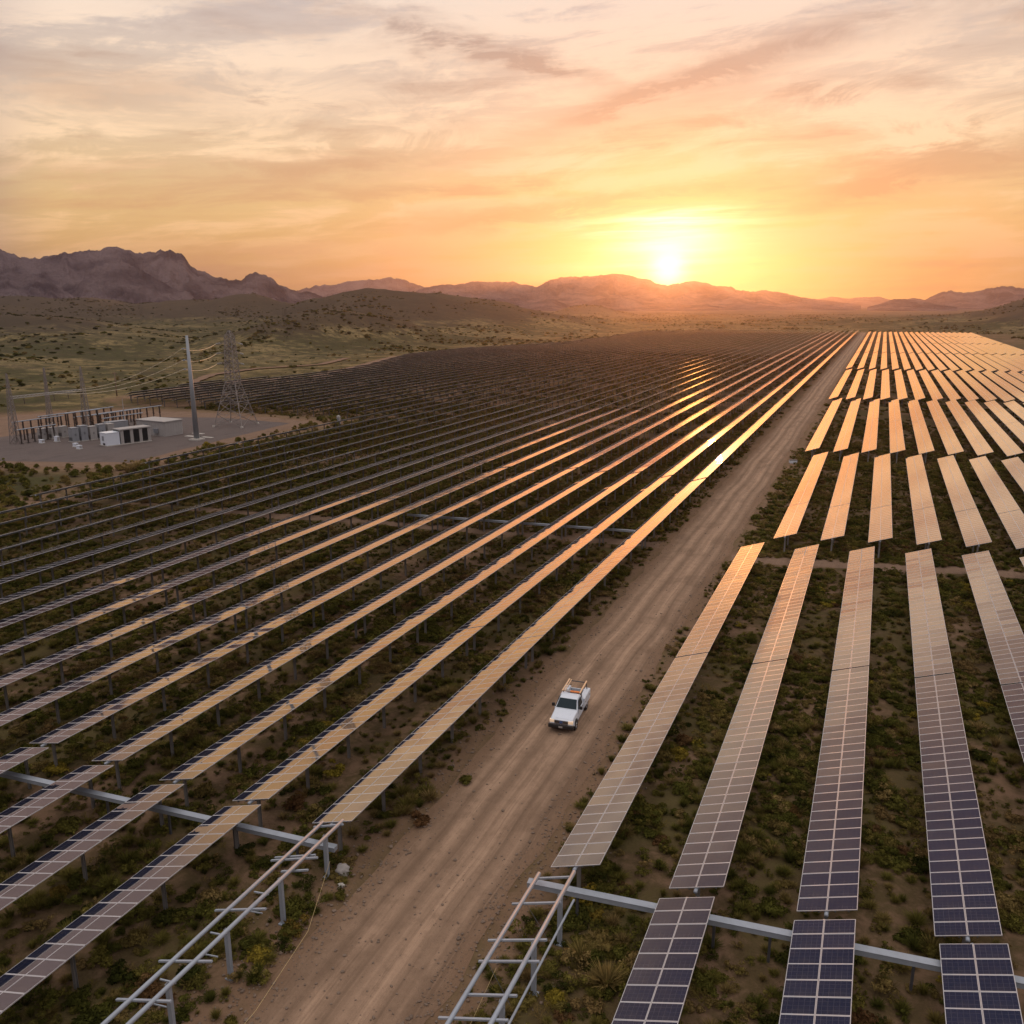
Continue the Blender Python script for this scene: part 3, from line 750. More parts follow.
def left_blocks():
    for k in range(0, 46):
        x = -20.15 - 4.42 * k
        rg = random.Random(k * 13 + 1)
        br = [4.0, 26.75 - .02 * k, 50.1, 80.8, 107.8, 136.2, 177, 217, 262, 308, 356, 405, 455, 505, 556, 606, 656, 706, 752, 799]
        stag = 0 if k < 2 else rg.uniform(-3.2, 3.2)
        for i in range(len(br) - 1):
            s0 = 0 if i <= 1 else (stag if i < 6 else 0) - .05 * k * (i > 1); s1 = 0 if i + 1 <= 1 else (stag if i + 1 < 6 else 0) - .05 * k
            gap = .35 if i == 1 else (.10 if i not in (4, 7, 10, 13) else .9)
            y0, y1 = br[i] + s0 + gap, br[i + 1] + s1 - (.0 if i else .15)
            if k == 0 and i == 0: continue                      # the nearest row is still a bare frame here
            if i == len(br) - 2: y1 = min(y1, 799)
            # clip the table to the field outline
            ys = np.arange(y0, y1 + .01, .78); ok = x > left_edge(ys) + 1.2
            if ok.sum() < 6: continue
            q = np.where(ok)[0]; y0c, y1c = ys[q[0]], (y1 if q[-1] == len(ys) - 1 else ys[q[-1]])
            yf = -x / 1.42 - 16
            if y1c < yf: continue
            add_table('left', k + 1, x, max(y0c, yf if k > 3 else y0c), y1c)
right_blocks(); left_blocks()
tables = [t for t in tables if t[4] - t[3] > 3]
# number the tables of each row from the foreground
from collections import defaultdict
cnt = defaultdict(int)
for t in sorted(tables, key=lambda q: q[3]):
    cnt[(t[0], t[1])] += 1; t.append(cnt[(t[0], t[1])])

def table_view(t):
    ys = np.linspace(t[3], t[4], 12); px, py, d = view(np.full(12, t[2]), ys, np.full(12, 2.1))
    ins = (px > -25) & (px < 1049) & (py > -25) & (py < 1049) & (d > 2)
    if not ins.any(): return 0, 1e9
    L = (t[4] - t[3]) * ins.mean()
    return (L * 2.2 / (d[ins].mean() ** 2)) * (0.25 + 20 / d[ins].mean()), d[ins].min()
tv = [table_view(t) for t in tables]
order = sorted(range(len(tables)), key=lambda i: -tv[i][0])
own = set(i for i in order[:300] if tv[i][0] > 0)
NAMES = {'right': 'right of the dirt road', 'left': 'left of the dirt road'}

def near_table(t):
    side, row, x, y0, y1, num = t; L = y1 - y0; yc = (y0 + y1) / 2
    root = empty('solar_table', (x, yc, 0)); tilt = row_tilt(side, row); ct, st = cos(tilt), sin(tilt)
    n = int(round(L / MOD_L)); Lm = L / n; rg = random.Random(int(x * 10 + y0 * 7))
    sag = [rg.uniform(-.004, .004) for _ in range(n + 1)]
    for i in range(n):
        for cx in (-.5, .5):
            u_ = cx * (MOD_W + .006)
            o = bpy.data.objects.new('solar_panel', MODULE); col.objects.link(o); o.parent = root
            o.location = (u_ * ct, -L / 2 + (i + .5) * Lm, TAB_Z + .10 + u_ * st + sag[i])
            o.rotation_euler = (rg.gauss(0, .0045), -tilt + rg.gauss(0, .003), 0)
            o.scale = (1, Lm / MOD_L, 1)
    mb = MB(); mb.tube((0, -L / 2 - .12, TAB_Z - .02), (0, L / 2 + .12, TAB_Z - .02), .075, n=10); mb.build('torque_tube', M['galv'], root, True)
    mb = MB()
    for u_ in (-.78, -.30, .30, .78):
        mb.bar((u_ * ct + .05 * st, -L / 2, TAB_Z + .05 + u_ * st), (u_ * ct + .05 * st, L / 2, TAB_Z + .05 + u_ * st), .05, .05)
    mb.build('purlin', M['galv_dull'], root)
    for py_ in post_ys(L): shared_obj('post', 'post', lambda: post_mb().build('post', M['post']), root, (0, py_, 0))
    return root

def mid_table(t, far=False):
    side, row, x, y0, y1, num = t; L = y1 - y0; yc = (y0 + y1) / 2
    V, Q, U = panel_strip(-L / 2, L / 2, .0006, int(abs(x) * 100 + y0), row_tilt(side, row, yc))
    if not far:
        root = empty('solar_table', (x, yc, 0))
        o = np_mesh('panel_surface', V, Q, M['panel'], False, uvs=U); o.parent = root
        o.data.materials.append(M['backsheet']); o.data.polygons.foreach_set('material_index', strip_mats(Q))
        mb = MB(); mb.tube((0, -L / 2 - .1, TAB_Z - .02), (0, L / 2 + .1, TAB_Z - .02), .075, n=6); mb.build('torque_tube', M['galv'], root)
        for py_ in post_ys(L): shared_obj('post', 'post', None, root, (0, py_, 0))
        return root
    mb = MB(); mb.bar((0, -L / 2, TAB_Z - .02), (0, L / 2, TAB_Z - .02), .13)
    for py_ in post_ys(L): mb.bar((0, py_, -.2), (0, py_, TAB_Z - .08), .12)
    nv = len(V); V = np.concatenate([V, np.array(mb.v)]); Q2 = np.array(mb.f) + nv
    o = np_mesh('solar_table', V, np.concatenate([Q, Q2]), M['panel'], False, uvs=np.concatenate([U, np.zeros((Q2.size, 2)) + .003]))
    o.data.materials.append(M['backsheet']); o.data.materials.append(M['galv_dull'])
    mi = np.zeros(len(Q) + len(Q2), np.int32); mi[:len(Q)] = strip_mats(Q); mi[len(Q):] = 2; o.data.polygons.foreach_set('material_index', mi)
    o.location = (x, yc, 0)
    return o

restV, restQ, restU, restM, base = [], [], [], [], 0
for i, t in enumerate(tables):
    side, row, x, y0, y1, num = t
    if i in own:
        d = tv[i][1]
        o = near_table(t) if d < 62 else (mid_table(t) if d < 175 else mid_table(t, True))
        tag(o, 'solar table in %s row %s, %s from the foreground' % (ordinal(row), NAMES[side], ordinal(num)), 'solar panels', 'solar tables in long rows')
    else:
        L = y1 - y0; V, Q, U = panel_strip(-L / 2, L / 2, .0006, i, row_tilt(side, row, (y0 + y1) / 2))
        V = V + [x, (y0 + y1) / 2, 0]
        restV.append(V); restQ.append(Q + base); restU.append(U); restM.append(strip_mats(Q)); base += len(V)
        if y0 < 420:
            mb = MB()
            for py_ in post_ys(L): mb.bar((x, (y0 + y1) / 2 + py_, -.2), (x, (y0 + y1) / 2 + py_, TAB_Z - .02), .12)
            mb.bar((x, y0, TAB_Z - .02), (x, y1, TAB_Z - .02), .13)
            q = np.array(mb.f); restV.append(np.array(mb.v)); restQ.append(q + base); restU.append(np.zeros((q.size, 2)) + .003); restM.append(np.full(len(q), 2, np.int32)); base += len(mb.v)
if restV:
    o = np_mesh('solar_tables_beyond', np.concatenate(restV), np.concatenate(restQ), M['panel'], False, uvs=np.concatenate(restU))
    o.data.materials.append(M['backsheet']); o.data.materials.append(M['galv_dull']); o.data.polygons.foreach_set('material_index', np.concatenate(restM))
    tag(o, 'far rows of tilted solar tables running to the foot of the hills', 'solar panels', kind='stuff')

# ------------------------------------------------------------------ bare frames waiting for panels, beams across the rows
def tilt_pt(x, u, z0=2.02): return x + u * ct, z0 + u * st

def bare_frame(x, y0, y1, bars, posts, label, low=False, wide=.83):
    root = empty('racking_frame', (x, (y0 + y1) / 2, 0)); yc = (y0 + y1) / 2
    for u_ in (-wide, wide):
        dx, z = u_ * ct, 2.0 + u_ * st
        mb = MB(); mb.tube((dx, y0 - yc, z), (dx, y1 - yc, z), .082, n=12); mb.build('rail', M['galv'], root, True)
    for (yb, ua, ub, dz) in bars:
        mb = MB(); a = Vector((ua * ct, yb - yc, 2.0 + ua * st + dz)); b_ = Vector((ub * ct, yb - yc, 2.0 + ub * st + dz))
        mb.bar(a, b_, .085, .065); mb.build('crossbar', M['galv'], root)
    for (yb, u_) in posts:
        mb = MB(); h = 2.0 + u_ * st - .05; w, d_, t = .17, .13, .012
        mb.box(-w / 2, w / 2, -d_ / 2, -d_ / 2 + t, -.3, h); mb.box(-w / 2, -w / 2 + t, -d_ / 2 + t, d_ / 2, -.3, h); mb.box(w / 2 - t, w / 2, -d_ / 2 + t, d_ / 2, -.3, h)
        mb.box(-.16, .16, -.14, .14, -.3, .05)
        mb.build('post', M['galv'], root, loc=(u_ * ct, yb - yc, 0))
    if low:
        mb = MB(); mb.bar((1.05, y0 - yc, 1.72), (1.05, y1 - .9 - yc, 1.72), .07, .06); mb.build('lower_rail', M['galv'], root)
        mb = MB()
        for yb in (26.0, 22.6):
            mb.tube((-.7, yb - yc + .1, 1.75), (.6, yb - yc - .9, 1.30), .008, n=5)
        mb.build('bracing_rod', M['galv_dull'], root)
    else:
        mb = MB()
        for yb in (22.4, 20.0, 17.6):
            mb.bar((-.35, yb - yc, 1.75), (.35, yb - yc, 1.85), .05); mb.bar((.0, yb - yc - .7, 1.5), (.6, yb - yc - .7, 1.6), .04)
        mb.build('bracket', M['galv'], root)
    return tag(root, label, 'steel frame', None)

bare_frame(-9.95, 15.8, 27.8, [(27.55, -.80, .80, -.06), (25.95, -1.2, .9, -.06), (23.85, -1.25, 1.15, -.06), (22.75, -1.1, 1.3, -.06), (21.15, -.8, 1.15, -.06), (20.1, -1.3, 1.3, -.06), (18.4, -.9, 1.2, -.06)],
           [(26.4, .7), (23.7, .7), (20.9, .7), (18.2, .7)], 'bare galvanised frame without panels on the right verge of the dirt road', True, .78)
bare_frame(-20.15, 12.5, 27.2, [(26.95, -.9, .75, -.06), (24.45, -1.25, 1.25, -.06), (24.75, -1.3, .9, -.12), (23.75, -.1, 1.3, -.16), (21.2, -1.3, 1.3, -.06), (18.4, -1.3, 1.3, -.06), (16.55, -1.3, 1.3, -.06), (14.3, -1.2, 1.2, -.06)],
           [(26.15, .35), (23.1, .40), (20.05, .40), (17.3, .35), (14.6, .3)], 'bare galvanised frame without panels on the left verge of the dirt road', False, .56)

def beam(p0, p1, z, posts, label, w=.30, h=.20):
    p0, p1 = Vector((*p0, z)), Vector((*p1, z)); c = (p0 + p1) / 2; c.z = 0
    root = empty('steel_beam', c); mb = MB(); mb.bar(p0 - c, p1 - c, w, h)
    mb.bar(p0 - c + Vector((0, 0, h * .62)), p1 - c + Vector((0, 0, h * .62)), w * 1.12, .018); mb.build('channel', M['galv'], root)
    for t in posts:
        q = p0.lerp(p1, t); mb = MB(); mb.box(-.05, .05, -.04, .04, -.3, z - h / 2 - .01); mb.box(-.12, .12, -.1, .1, z - h / 2 - .01, z - h / 2)
        mb.build('leg', M['galv_dull'], root, loc=(q.x - c.x, q.y - c.y, 0))
    return tag(root, label, 'steel beam')
beam((-11.1, 27.62), (9.2, 29.75), 1.3, (.10, .26, .36, .46, .58, .70, .83, .95), 'grey steel beam crossing low under the right rows in the foreground')
beam((-19.6, 26.55), (-52, 24.0), 1.2, (.06, .16, .27, .38, .50, .62, .74, .86), 'grey steel beam crossing low under the left rows in the foreground', .28, .18)
beam((-20.6, 83.4), (-47, 80.2), 1.1, (.04, .2, .36, .52, .68, .84, .97), 'grey steel beam beside the dirt track under the left rows', .22, .18)

mb = MB(); mb.path([(-17.55, 15.2, .35), (-17.75, 19.0, .28), (-18.2, 22.6, .55), (-19.6, 26.1, .9)], .007, 5)
tag(mb.build('guide_string', M['string']), 'thin yellow string stretched along the left bare frame', 'string')
mb = MB(); mb.path([(-10.25, 22.6, 1.7), (-10.7, 20.9, .1)], .007, 5)
tag(mb.build('guide_string', M['string']), 'thin yellow string hanging below the right bare frame', 'string')

# ------------------------------------------------------------------ utility pickup
def loft(sections, name, mat, parent, bevel=0.0, caps=True):
    """sections: list of rings with equal point counts"""
    n = len(sections[0]); mb = MB(); vs = [p for s_ in sections for p in s_]; fs = []
    for a in range(len(sections) - 1):
        for i in range(n): fs.append((a * n + i, a * n + (i + 1) % n, (a + 1) * n + (i + 1) % n, (a + 1) * n + i))
    if caps: fs += [tuple(range(n - 1, -1, -1)), tuple(range((len(sections) - 1) * n, len(sections) * n))]
    mb.add(vs, fs); o = mb.build(name, mat, parent, False)
    return o

def ring(y, hw, z0, z1, r=.10, top=None):
    """rounded rectangle cross-section at y; top: half width at the top edge"""
    tw = hw if top is None else top; pts = []
    for (cx, cz, s) in ((hw - r * .5, z0 + r * .5, 0), (tw - r, z1 - r, 1), (-(tw - r), z1 - r, 2), (-(hw - r * .5), z0 + r * .5, 3)):
        rr = r * .5 if s in (0, 3) else r
        for k in range(4):
            a = -pi / 2 + s * pi / 2 + k * pi / 6
            pts.append((cx + rr * cos(a), y, cz + rr * sin(a)))
    return pts

def build_truck():
    t = empty('pickup_truck', (-15.08, 44.05, .012), R(5)); t.scale = (.765, .765, .765)
    tag(t, 'white utility pickup with ladder rack driving on the dirt road', 'pickup truck')
    # front faces -Y; bonnet
    body = loft([ring(-2.62, .86, .55, 1.02, .10, .80), ring(-2.50, .93, .50, 1.10, .10, .86), ring(-1.6, .95, .46, 1.19, .10, .88), ring(-1.18, .955, .46, 1.22, .09, .90),
                 ring(.58, .955, .46, 1.24, .08, .92)], 'body', M['white'], t)
    # hood bulge
    loft([ring(-2.46, .52, 1.04, 1.125, .04, .47), ring(-1.9, .55, 1.1, 1.185, .04, .5), ring(-1.22, .6, 1.15, 1.245, .04, .55)], 'bonnet_bulge', M['white'], body)
    cab = loft([ring(-1.16, .90, 1.16, 1.24, .03, .88), ring(-.42, .90, 1.16, 1.83, .10, .72), ring(-.15, .90, 1.16, 1.87, .11, .73), ring(.40, .90, 1.16, 1.86, .11, .73), ring(.55, .90, 1.16, 1.80, .10, .72)], 'cab', M['white'], t)
    mb = MB(); mb.add([(-.80, -1.105, 1.285), (.80, -1.105, 1.285), (.665, -.475, 1.80), (-.665, -.475, 1.80)], [(0, 1, 2, 3)])
    ws = mb.build('windscreen', M['glass'], t); sol = ws.modifiers.new('thick', 'SOLIDIFY'); sol.thickness = .03; sol.offset = 0
    mb = MB(); mb.add([(-.66, .572, 1.32), (.66, .572, 1.32), (.62, .562, 1.74), (-.62, .562, 1.74)], [(3, 2, 1, 0)])
    rw = mb.build('rear_window', M['glass'], t); sol = rw.modifiers.new('thick', 'SOLIDIFY'); sol.thickness = .03; sol.offset = 0
    for sx in (-1, 1):
        mb = MB(); q = [(.905 * sx, -.92, 1.27), (.905 * sx, .32, 1.27), (.775 * sx, .27, 1.74), (.775 * sx, -.42, 1.74)]
        mb.add(q, [(0, 1, 2, 3) if sx > 0 else (3, 2, 1, 0)]); w = mb.build('side_window', M['glass'], t)
        sol = w.modifiers.new('thick', 'SOLIDIFY'); sol.thickness = .04; sol.offset = 0
        mb = MB(); mb.box(.945 * sx - .02, .945 * sx + .02, -.95, .36, .56, 1.235); d = mb.build('door', M['white'], t, bevel=.012)
        mb = MB(); mb.box(.975 * sx - .012, .975 * sx + .012, .08, .26, 1.06, 1.10); mb.build('handle', M['black'], d)
        mb = MB(); mb.box(min(.98 * sx, 1.20 * sx), max(.98 * sx, 1.20 * sx), -.90, -.76, 1.24, 1.46); mb.bar((.90 * sx, -.84, 1.24), (1.02 * sx, -.84, 1.30), .05); mb.build('wing_mirror', M['black'], t)
        # headlight
        mb = MB(); mb.box(min(.54 * sx, .90 * sx), max(.54 * sx, .90 * sx), -2.66, -2.44, .80, 1.03); mb.build('headlight', M['lamp'], t, bevel=.03)
        # wheel arches and wheels
        for wy in (-1.72, 1.72):
            mb = MB(); mb.tube((.965 * sx, wy, .40), (.80 * sx, wy, .40), .46, n=24); mb.build('wheel_arch', M['black'], t)
            wh = empty('wheel', (.87 * sx, wy, .385)); wh.parent = t
            mb = MB(); n = 24; prof = [(-.12, .24), (-.125, .34), (-.09, .385), (.09, .385), (.125, .34), (.12, .24)]
            vs = [(a, r_ * cos(2 * pi * i / n), r_ * sin(2 * pi * i / n)) for a, r_ in prof for i in range(n)]
            fs = [(p * n + i, p * n + (i + 1) % n, (p + 1) * n + (i + 1) % n, (p + 1) * n + i) for p in range(len(prof) - 1) for i in range(n)]
            mb.add(vs, fs); mb.build('tyre', M['rubber'], wh, True)
            mb = MB(); mb.tube((-.10, 0, 0), (.10, 0, 0), .235, n=20)
            for k in range(6):
                a = k * pi / 3; mb.bar((.105 * sx, .07 * cos(a), .07 * sin(a)), (.105 * sx, .22 * cos(a), .22 * sin(a)), .05, .03)
            mb.build('rim', M['chrome'], wh)
    # grille, badge, bumper, plate
    mb = MB(); mb.box(-.52, .52, -2.655, -2.56, .76, 1.0); g = mb.build('grille', M['black'], t, bevel=.02)
    mb = MB()
    for z in (.81, .95): mb.box(-.50, .50, -2.672, -2.652, z - .012, z + .012)
    mb.build('grille_bar', M['chrome'], g)
    mb = MB(); mb.tube((0, -2.69, .885), (0, -2.65, .885), .085, n=20)
    bd = mb.build('badge', M['bluebadge'], g); bd.scale = (1.6, 1, 1); 
    mb = MB(); mb.box(-.97, .97, -2.80, -2.50, .42, .70); bp = mb.build('bumper', M['black'], t, bevel=.05)
    mb = MB(); mb.box(-.93, .93, -2.70, -2.58, .705, .745); mb.build('bumper_trim', M['chrome'], bp)
    mb = MB(); mb.box(-.15, .15, -2.825, -2.795, .50, .63); mb.build('number_plate', M['offwhite'], bp)
    mb = MB(); mb.box(-.90, .90, -2.4, 2.6, .34, .50); mb.build('chassis', M['black'], t)
    # service body: side boxes, floor, tailgate
    for sx in (-1, 1):
        mb = MB(); x0, x1 = sorted((.58 * sx, 1.0 * sx)); mb.box(x0, x1, .68, 2.70, .62, 1.40); sb = mb.build('side_box', M['white'], t, bevel=.02)
        for (ya, yb, za, zb) in ((.74, 1.20, .70, 1.34), (1.26, 2.14, .95, 1.34), (2.20, 2.64, .70, 1.34)):
            mb = MB(); xa, xb = sorted((.995 * sx, 1.018 * sx)); mb.box(xa, xb, ya, yb, za, zb); cdr = mb.build('locker_door', M['white'], sb, bevel=.006)
            cdr.parent = sb
        mb = MB(); xa, xb = sorted((1.0 * sx, 1.03 * sx)); mb.box(xa, xb, .9, 1.06, 1.0, 1.05); mb.box(xa, xb, 2.36, 2.50, 1.0, 1.05); mb.build('latch', M['black'], sb)
        mb = MB(); xa, xb = sorted((.80 * sx, .96 * sx)); mb.box(xa, xb, 2.69, 2.73, .8, 1.1); mb.build('tail_light', simple('red_lens', (.35, .02, .015), .3), t)
    mb = MB(); mb.box(-.58, .58, .66, 2.68, .66, .74); mb.box(-.58, .58, .62, .68, .66, 1.32); mb.build('bed_floor', M['darkpanel'], t)
    mb = MB(); mb.box(-.58, .58, 2.62, 2.70, .74, 1.24); mb.build('tailgate', M['white'], t, bevel=.015)
    mb = MB(); mb.box(-.72, .72, -.05, .02, 1.91, 1.96); 
    # ladder rack: front hoop over the cab, two long rails
    rk = MB()
    for sx in (-1, 1):
        rk.bar((.78 * sx, .72, 1.38), (.70 * sx, .72, 1.94), .06); rk.bar((.78 * sx, 2.45, 1.38), (.70 * sx, 2.45, 1.94), .06)
    rk.bar((-.74, .66, 1.94), (.74, .66, 1.94), .08); rk.bar((-.72, 2.45, 1.94), (.72, 2.45, 1.94), .06)
    rack = rk.build('ladder_rack', M['galv_dull'], t)
    for sx in (-1, 1):
        mb = MB(); mb.bar((.70 * sx, .35, 1.99), (.70 * sx, 2.62, 1.99), .10, .08)
        if sx < 0: mb.bar((-.52, .4, 1.99), (-.52, 2.55, 1.99), .06, .06); [mb.bar((-.68, y_, 1.99), (-.54, y_, 1.99), .03) for y_ in np.arange(.6, 2.5, .3)]
        mb.build('rack_rail', M['tan_pipe'], rack)
    mb = MB(); mb.box(-.62, .62, .46, .60, 1.90, 2.0); lb = mb.build('light_bar', M['orange'], t, bevel=.02)
    mb = MB(); mb.box(-.60, -.1, .44, .62, 1.93, 2.01); mb.build('lens', M['offwhite'], lb, bevel=.02)
    # what lies in the bed
    for (xa, xb, ya, yb, z1, mt) in ((-.5, -.05, .85, 1.35, 1.2, 'tool'), (.05, .5, .9, 1.6, 1.12, 'tool'), (-.5, .1, 1.6, 2.3, 1.05, 'darkpanel'), (.2, .5, 1.9, 2.4, 1.16, 'tool')):
        o = MB(); o.box(xa, xb, ya, yb, .745, z1); o.box(xa + .02, xb - .02, ya - .01, yb + .01, z1 - .12, z1 - .10); q = o.build('tool_box', M[mt], None)
        q.matrix_world = Matrix.Translation((-15.08, 44.05, .012)) @ Matrix.Rotation(R(5), 4, 'Z') @ Matrix.Scale(.765, 4)
        tag(q, {-.5: {.85: 'dark tool box behind the cab in the pickup bed', 1.6: 'low dark box at the back of the pickup bed'}, .05: {.9: 'wide dark tool box on the driver side of the pickup bed'},
                .2: {1.9: 'small dark box beside the pickup tailgate'}}[xa][ya], 'tool box')
build_truck()

# ------------------------------------------------------------------ substation
def lattice(mb, base, top, hb, htp, panels, w=.09, rot=0.0, wd=None):
    """four-legged square lattice between heights base and top, half widths hb -> htp"""
    wd = wd or w * .6; cs = []
    for i in range(panels + 1):
        t = (i / panels) ** .9; z = base + (top - base) * t; h = hb + (htp - hb) * t
        cs.append([Vector((h * (sx * cos(rot) - sy * sin(rot)), h * (sx * sin(rot) + sy * cos(rot)), z)) for sx, sy in ((-1, -1), (1, -1), (1, 1), (-1, 1))])
    for i in range(panels):
        for k in range(4):
            mb.bar(cs[i][k], cs[i + 1][k], w)
            a, b_ = cs[i][k], cs[i][(k + 1) % 4]; c, d = cs[i + 1][k], cs[i + 1][(k + 1) % 4]
            mb.bar(a, d, wd); mb.bar(b_, c, wd)
            mb.bar(c, d, wd)

def build_tower():
    t = empty('transmission_tower', (-119.2, 136.2, 0), R(10))
    tag(t, 'tall steel lattice transmission tower at the right end of the gravel pad', 'pylon')
    mb = MB(); lattice(mb, 0, 8.6, 3.1, 1.1, 4, .14, 0, .065); lattice(mb, 8.6, 17.6, 1.1, .7, 9, .115, 0, .07); lattice(mb, 17.6, 18.9, .75, .15, 2, .09, 0, .06)
    mb.build('lattice_body', M['lattice'], t)
    for sx, sy in ((-1, -1), (1, -1), (1, 1), (-1, 1)):
        mb = MB(); mb.tube((0, 0, -.2), (0, 0, .35), .32, .26, 12); mb.build('footing', M['concrete'], t, loc=(3.12 * sx, 3.12 * sy, 0))
    for z in (16.3, 14.4, 12.4):
        for sx in (-1, 1):
            mb = MB(); L = 2.1
            for sy in (-.5, .5): mb.bar((.6 * sx, sy, z), (L * sx, 0, z + .1), .07); mb.bar((.6 * sx, sy, z + .7), (L * sx, 0, z + .12), .05)
            a = mb.build('crossarm', M['lattice'], t)
            mb = MB(); mb.tube((L * sx, 0, z + .1), ((L + .9) * sx, -.35, z - .05), .05, n=8)
            for k in range(7):
                q = Vector((L * sx, 0, z + .1)).lerp(Vector(((L + .9) * sx, -.35, z - .05)), .1 + k * .13); mb.tube(q - Vector((.035 * sx, 0, 0)), q + Vector((.035 * sx, 0, 0)), .15, n=10)
            mb.build('insulator', M['offwhite'], a)
build_tower()

def build_pole():
    t = empty('steel_monopole', (-112.8, 118.3, 0))
    tag(t, 'tall tapered grey steel pole on the front edge of the gravel pad', 'pole')
    mb = MB(); mb.tube((0, 0, .30), (-.25, 0, 18.6), .50, .24, 16); mb.build('shaft', simple('weathered_steel_grey', (.25, .275, .31), .5, .25, .12, .8), t, True)
    mb = MB(); mb.box(-1.0, 1.0, -1.0, 1.0, -.2, .26); mb.tube((0, 0, .26), (0, 0, .34), .75, n=16); mb.build('base_slab', M['concrete'], t, bevel=.03)
    mb = MB()
    for z in (16.3, 14.3, 12.7):
        mb.bar((-.35, -.1, z), (-1.0, -.25, z + .05), .09); mb.tube((-.9, -.22, z + .05), (-1.3, -.32, z - .05), .10, n=8)
    mb.build('bracket', M['galv'], t)
build_pole()

def cable(a, b_, sag, r, label):
    a, b_ = Vector(a), Vector(b_); n = 22; pts = []
    for i in range(n + 1):
        t = i / n; p = a.lerp(b_, t); p.z -= sag * 4 * t * (1 - t); pts.append(p)
    mb = MB(); mb.path(pts, r, 5); o = mb.build('power_line', M['wire'], smooth=True); tag(o, label, 'power line', 'power lines at the substation')
for z, zz, nm in ((16.2, 16.3, 'highest'), (14.3, 14.3, 'middle'), (12.3, 12.7, 'lowest')):
    cable((-122.1, 135.3, z), (-114.1, 118.0, zz), .7, .045, '%s power line sagging from the lattice tower to the grey pole' % nm)
for (zz, e, nm) in ((16.3, (-140.9, 116.6, 8.1), 'highest'), (14.3, (-140.8, 113.6, 8.1), 'middle'), (12.7, (-140.6, 110.6, 8.1), 'lowest')):
    cable((-114.1, 118.0, zz), e, 1.6, .045, '%s power line sagging from the grey pole to the gantry beam' % nm)

def build_gantry():
    t = empty('line_gantry', (-139.4, 110.2, 0)); tag(t, 'lattice line gantry with a pale beam at the left of the substation', 'gantry')
    for (y, h) in ((-7.6, 12.3), (7.6, 12.5)):
        mb = MB(); lattice(mb, 0, 8.4, .66, .28, 8, .085, 0, .05); lattice(mb, 8.4, h, .28, .06, 4, .07, 0, .04)
        mb.build('mast', M['lattice'], t, loc=(0, y, 0))
    mb = MB()
    for dx, dz in ((-.2, 0), (.2, 0), (-.2, .35), (.2, .35)): mb.bar((dx, -7.3, 7.9 + dz), (dx, 7.3, 7.9 + dz), .085)
    for i in range(18):
        y = -7.2 + i * .8; mb.bar((-.2, y, 7.9), (-.2, y + .8, 8.25), .05); mb.bar((.2, y, 8.25), (.2, y + .8, 7.9), .05)
    mb.build('beam', M['offwhite'], t)
    for y in (-5, 1.1, 4.1, 7.0):
        mb = MB(); mb.tube((0, 0, 7.9), (0, 0, 6.7), .035, n=6)
        for k in range(6): mb.tube((0, 0, 7.7 - k * .15), (0, 0, 7.65 - k * .15), .12, n=8)
        mb.build('insulator', M['brown_ins'], t, loc=(.15, y, 0))
build_gantry()
t = empty('lightning_mast', (-156.5, 123.5, 0)); tag(t, 'thin lattice lightning mast behind the gantry beam', 'mast')
mb = MB(); lattice(mb, 0, 11.4, .45, .08, 12, .085, .3, .055); mb.build('lattice_body', M['lattice'], t)
mb = MB(); mb.box(-.6, .6, -.6, .6, -.2, .15); mb.build('footing', M['concrete'], t)
t = empty('lightning_mast', (-137.0, 124.6, 0)); tag(t, 'slim pale lightning spike among the dark insulator posts', 'mast')
mb = MB(); mb.tube((0, 0, .1), (0, 0, 5.8), .16, .05, 8); mb.build('spike', M['offwhite'], t)
mb = MB(); mb.box(-.35, .35, -.35, .35, -.2, .12); mb.build('footing', M['concrete'], t)

def bus_rack(x, y0, y1, n, h, label, tubes=(0,), x1=None, tall=None):
    t = empty('busbar_rack', (x, (y0 + y1) / 2, 0)); tag(t, label, 'busbar rack', 'busbar racks in the substation')
    L = y1 - y0; x1 = x if x1 is None else x1
    for k in range(n):
        f = k / (n - 1); y = -L / 2 + f * L; dx = (x1 - x) * (f - .5)
        hh = h + (tall[k % len(tall)] if tall else 0)
        mb = MB(); mb.tube((0, 0, 0), (0, 0, hh * .55), .14, .12, 8); mb.box(-.30, .30, -.07, .07, hh * .55, hh * .55 + .12); mb.box(-.25, .25, -.25, .25, -.2, .1)
        p = mb.build('post', M['brown_ins'], t, loc=(dx, y, 0))
        mb = MB()
        for tx in tubes:
            mb.tube((tx, 0, hh * .55 + .12), (tx, 0, hh), .14, n=8)
            for q in range(5): mb.tube((tx, 0, hh * .6 + q * hh * .075), (tx, 0, hh * .6 + q * hh * .075 + .06), .20, n=10)
        mb.build('insulator', M['brown_ins'], p)
    for tx in tubes:
        mb = MB(); mb.tube((tx - (x1 - x) * .5, -L / 2 - .6, h + .05), (tx + (x1 - x) * .5, L / 2 + .6, h + .05), .10, n=8); mb.build('busbar', M['galv'], t)
bus_rack(-137.9, 102.6, 109.2, 6, 2.5, 'low busbar rack of dark insulator posts nearest the front gantry mast')
bus_rack(-141.6, 104.5, 114.0, 7, 3.4, 'taller busbar rack of dark posts behind the front insulator rack')
bus_rack(-139.6, 117.5, 136.4, 12, 3.0, 'long busbar rack of dark posts running behind the grey cabinets')
bus_rack(-146.4, 113.5, 130.0, 10, 3.1, 'long busbar rack of dark posts at the back edge of the pad')
bus_rack(-142.9, 118.5, 133.5, 9, 2.6, 'middle busbar rack of dark posts between the two long racks')
bus_rack(-135.4, 110.5, 117.0, 5, 4.6, 'tallest busbar rack standing right behind the grey cabinets')
bus_rack(-133.6, 117.0, 125.5, 6, 3.0, 'short busbar rack of dark posts between cabinets and control building')

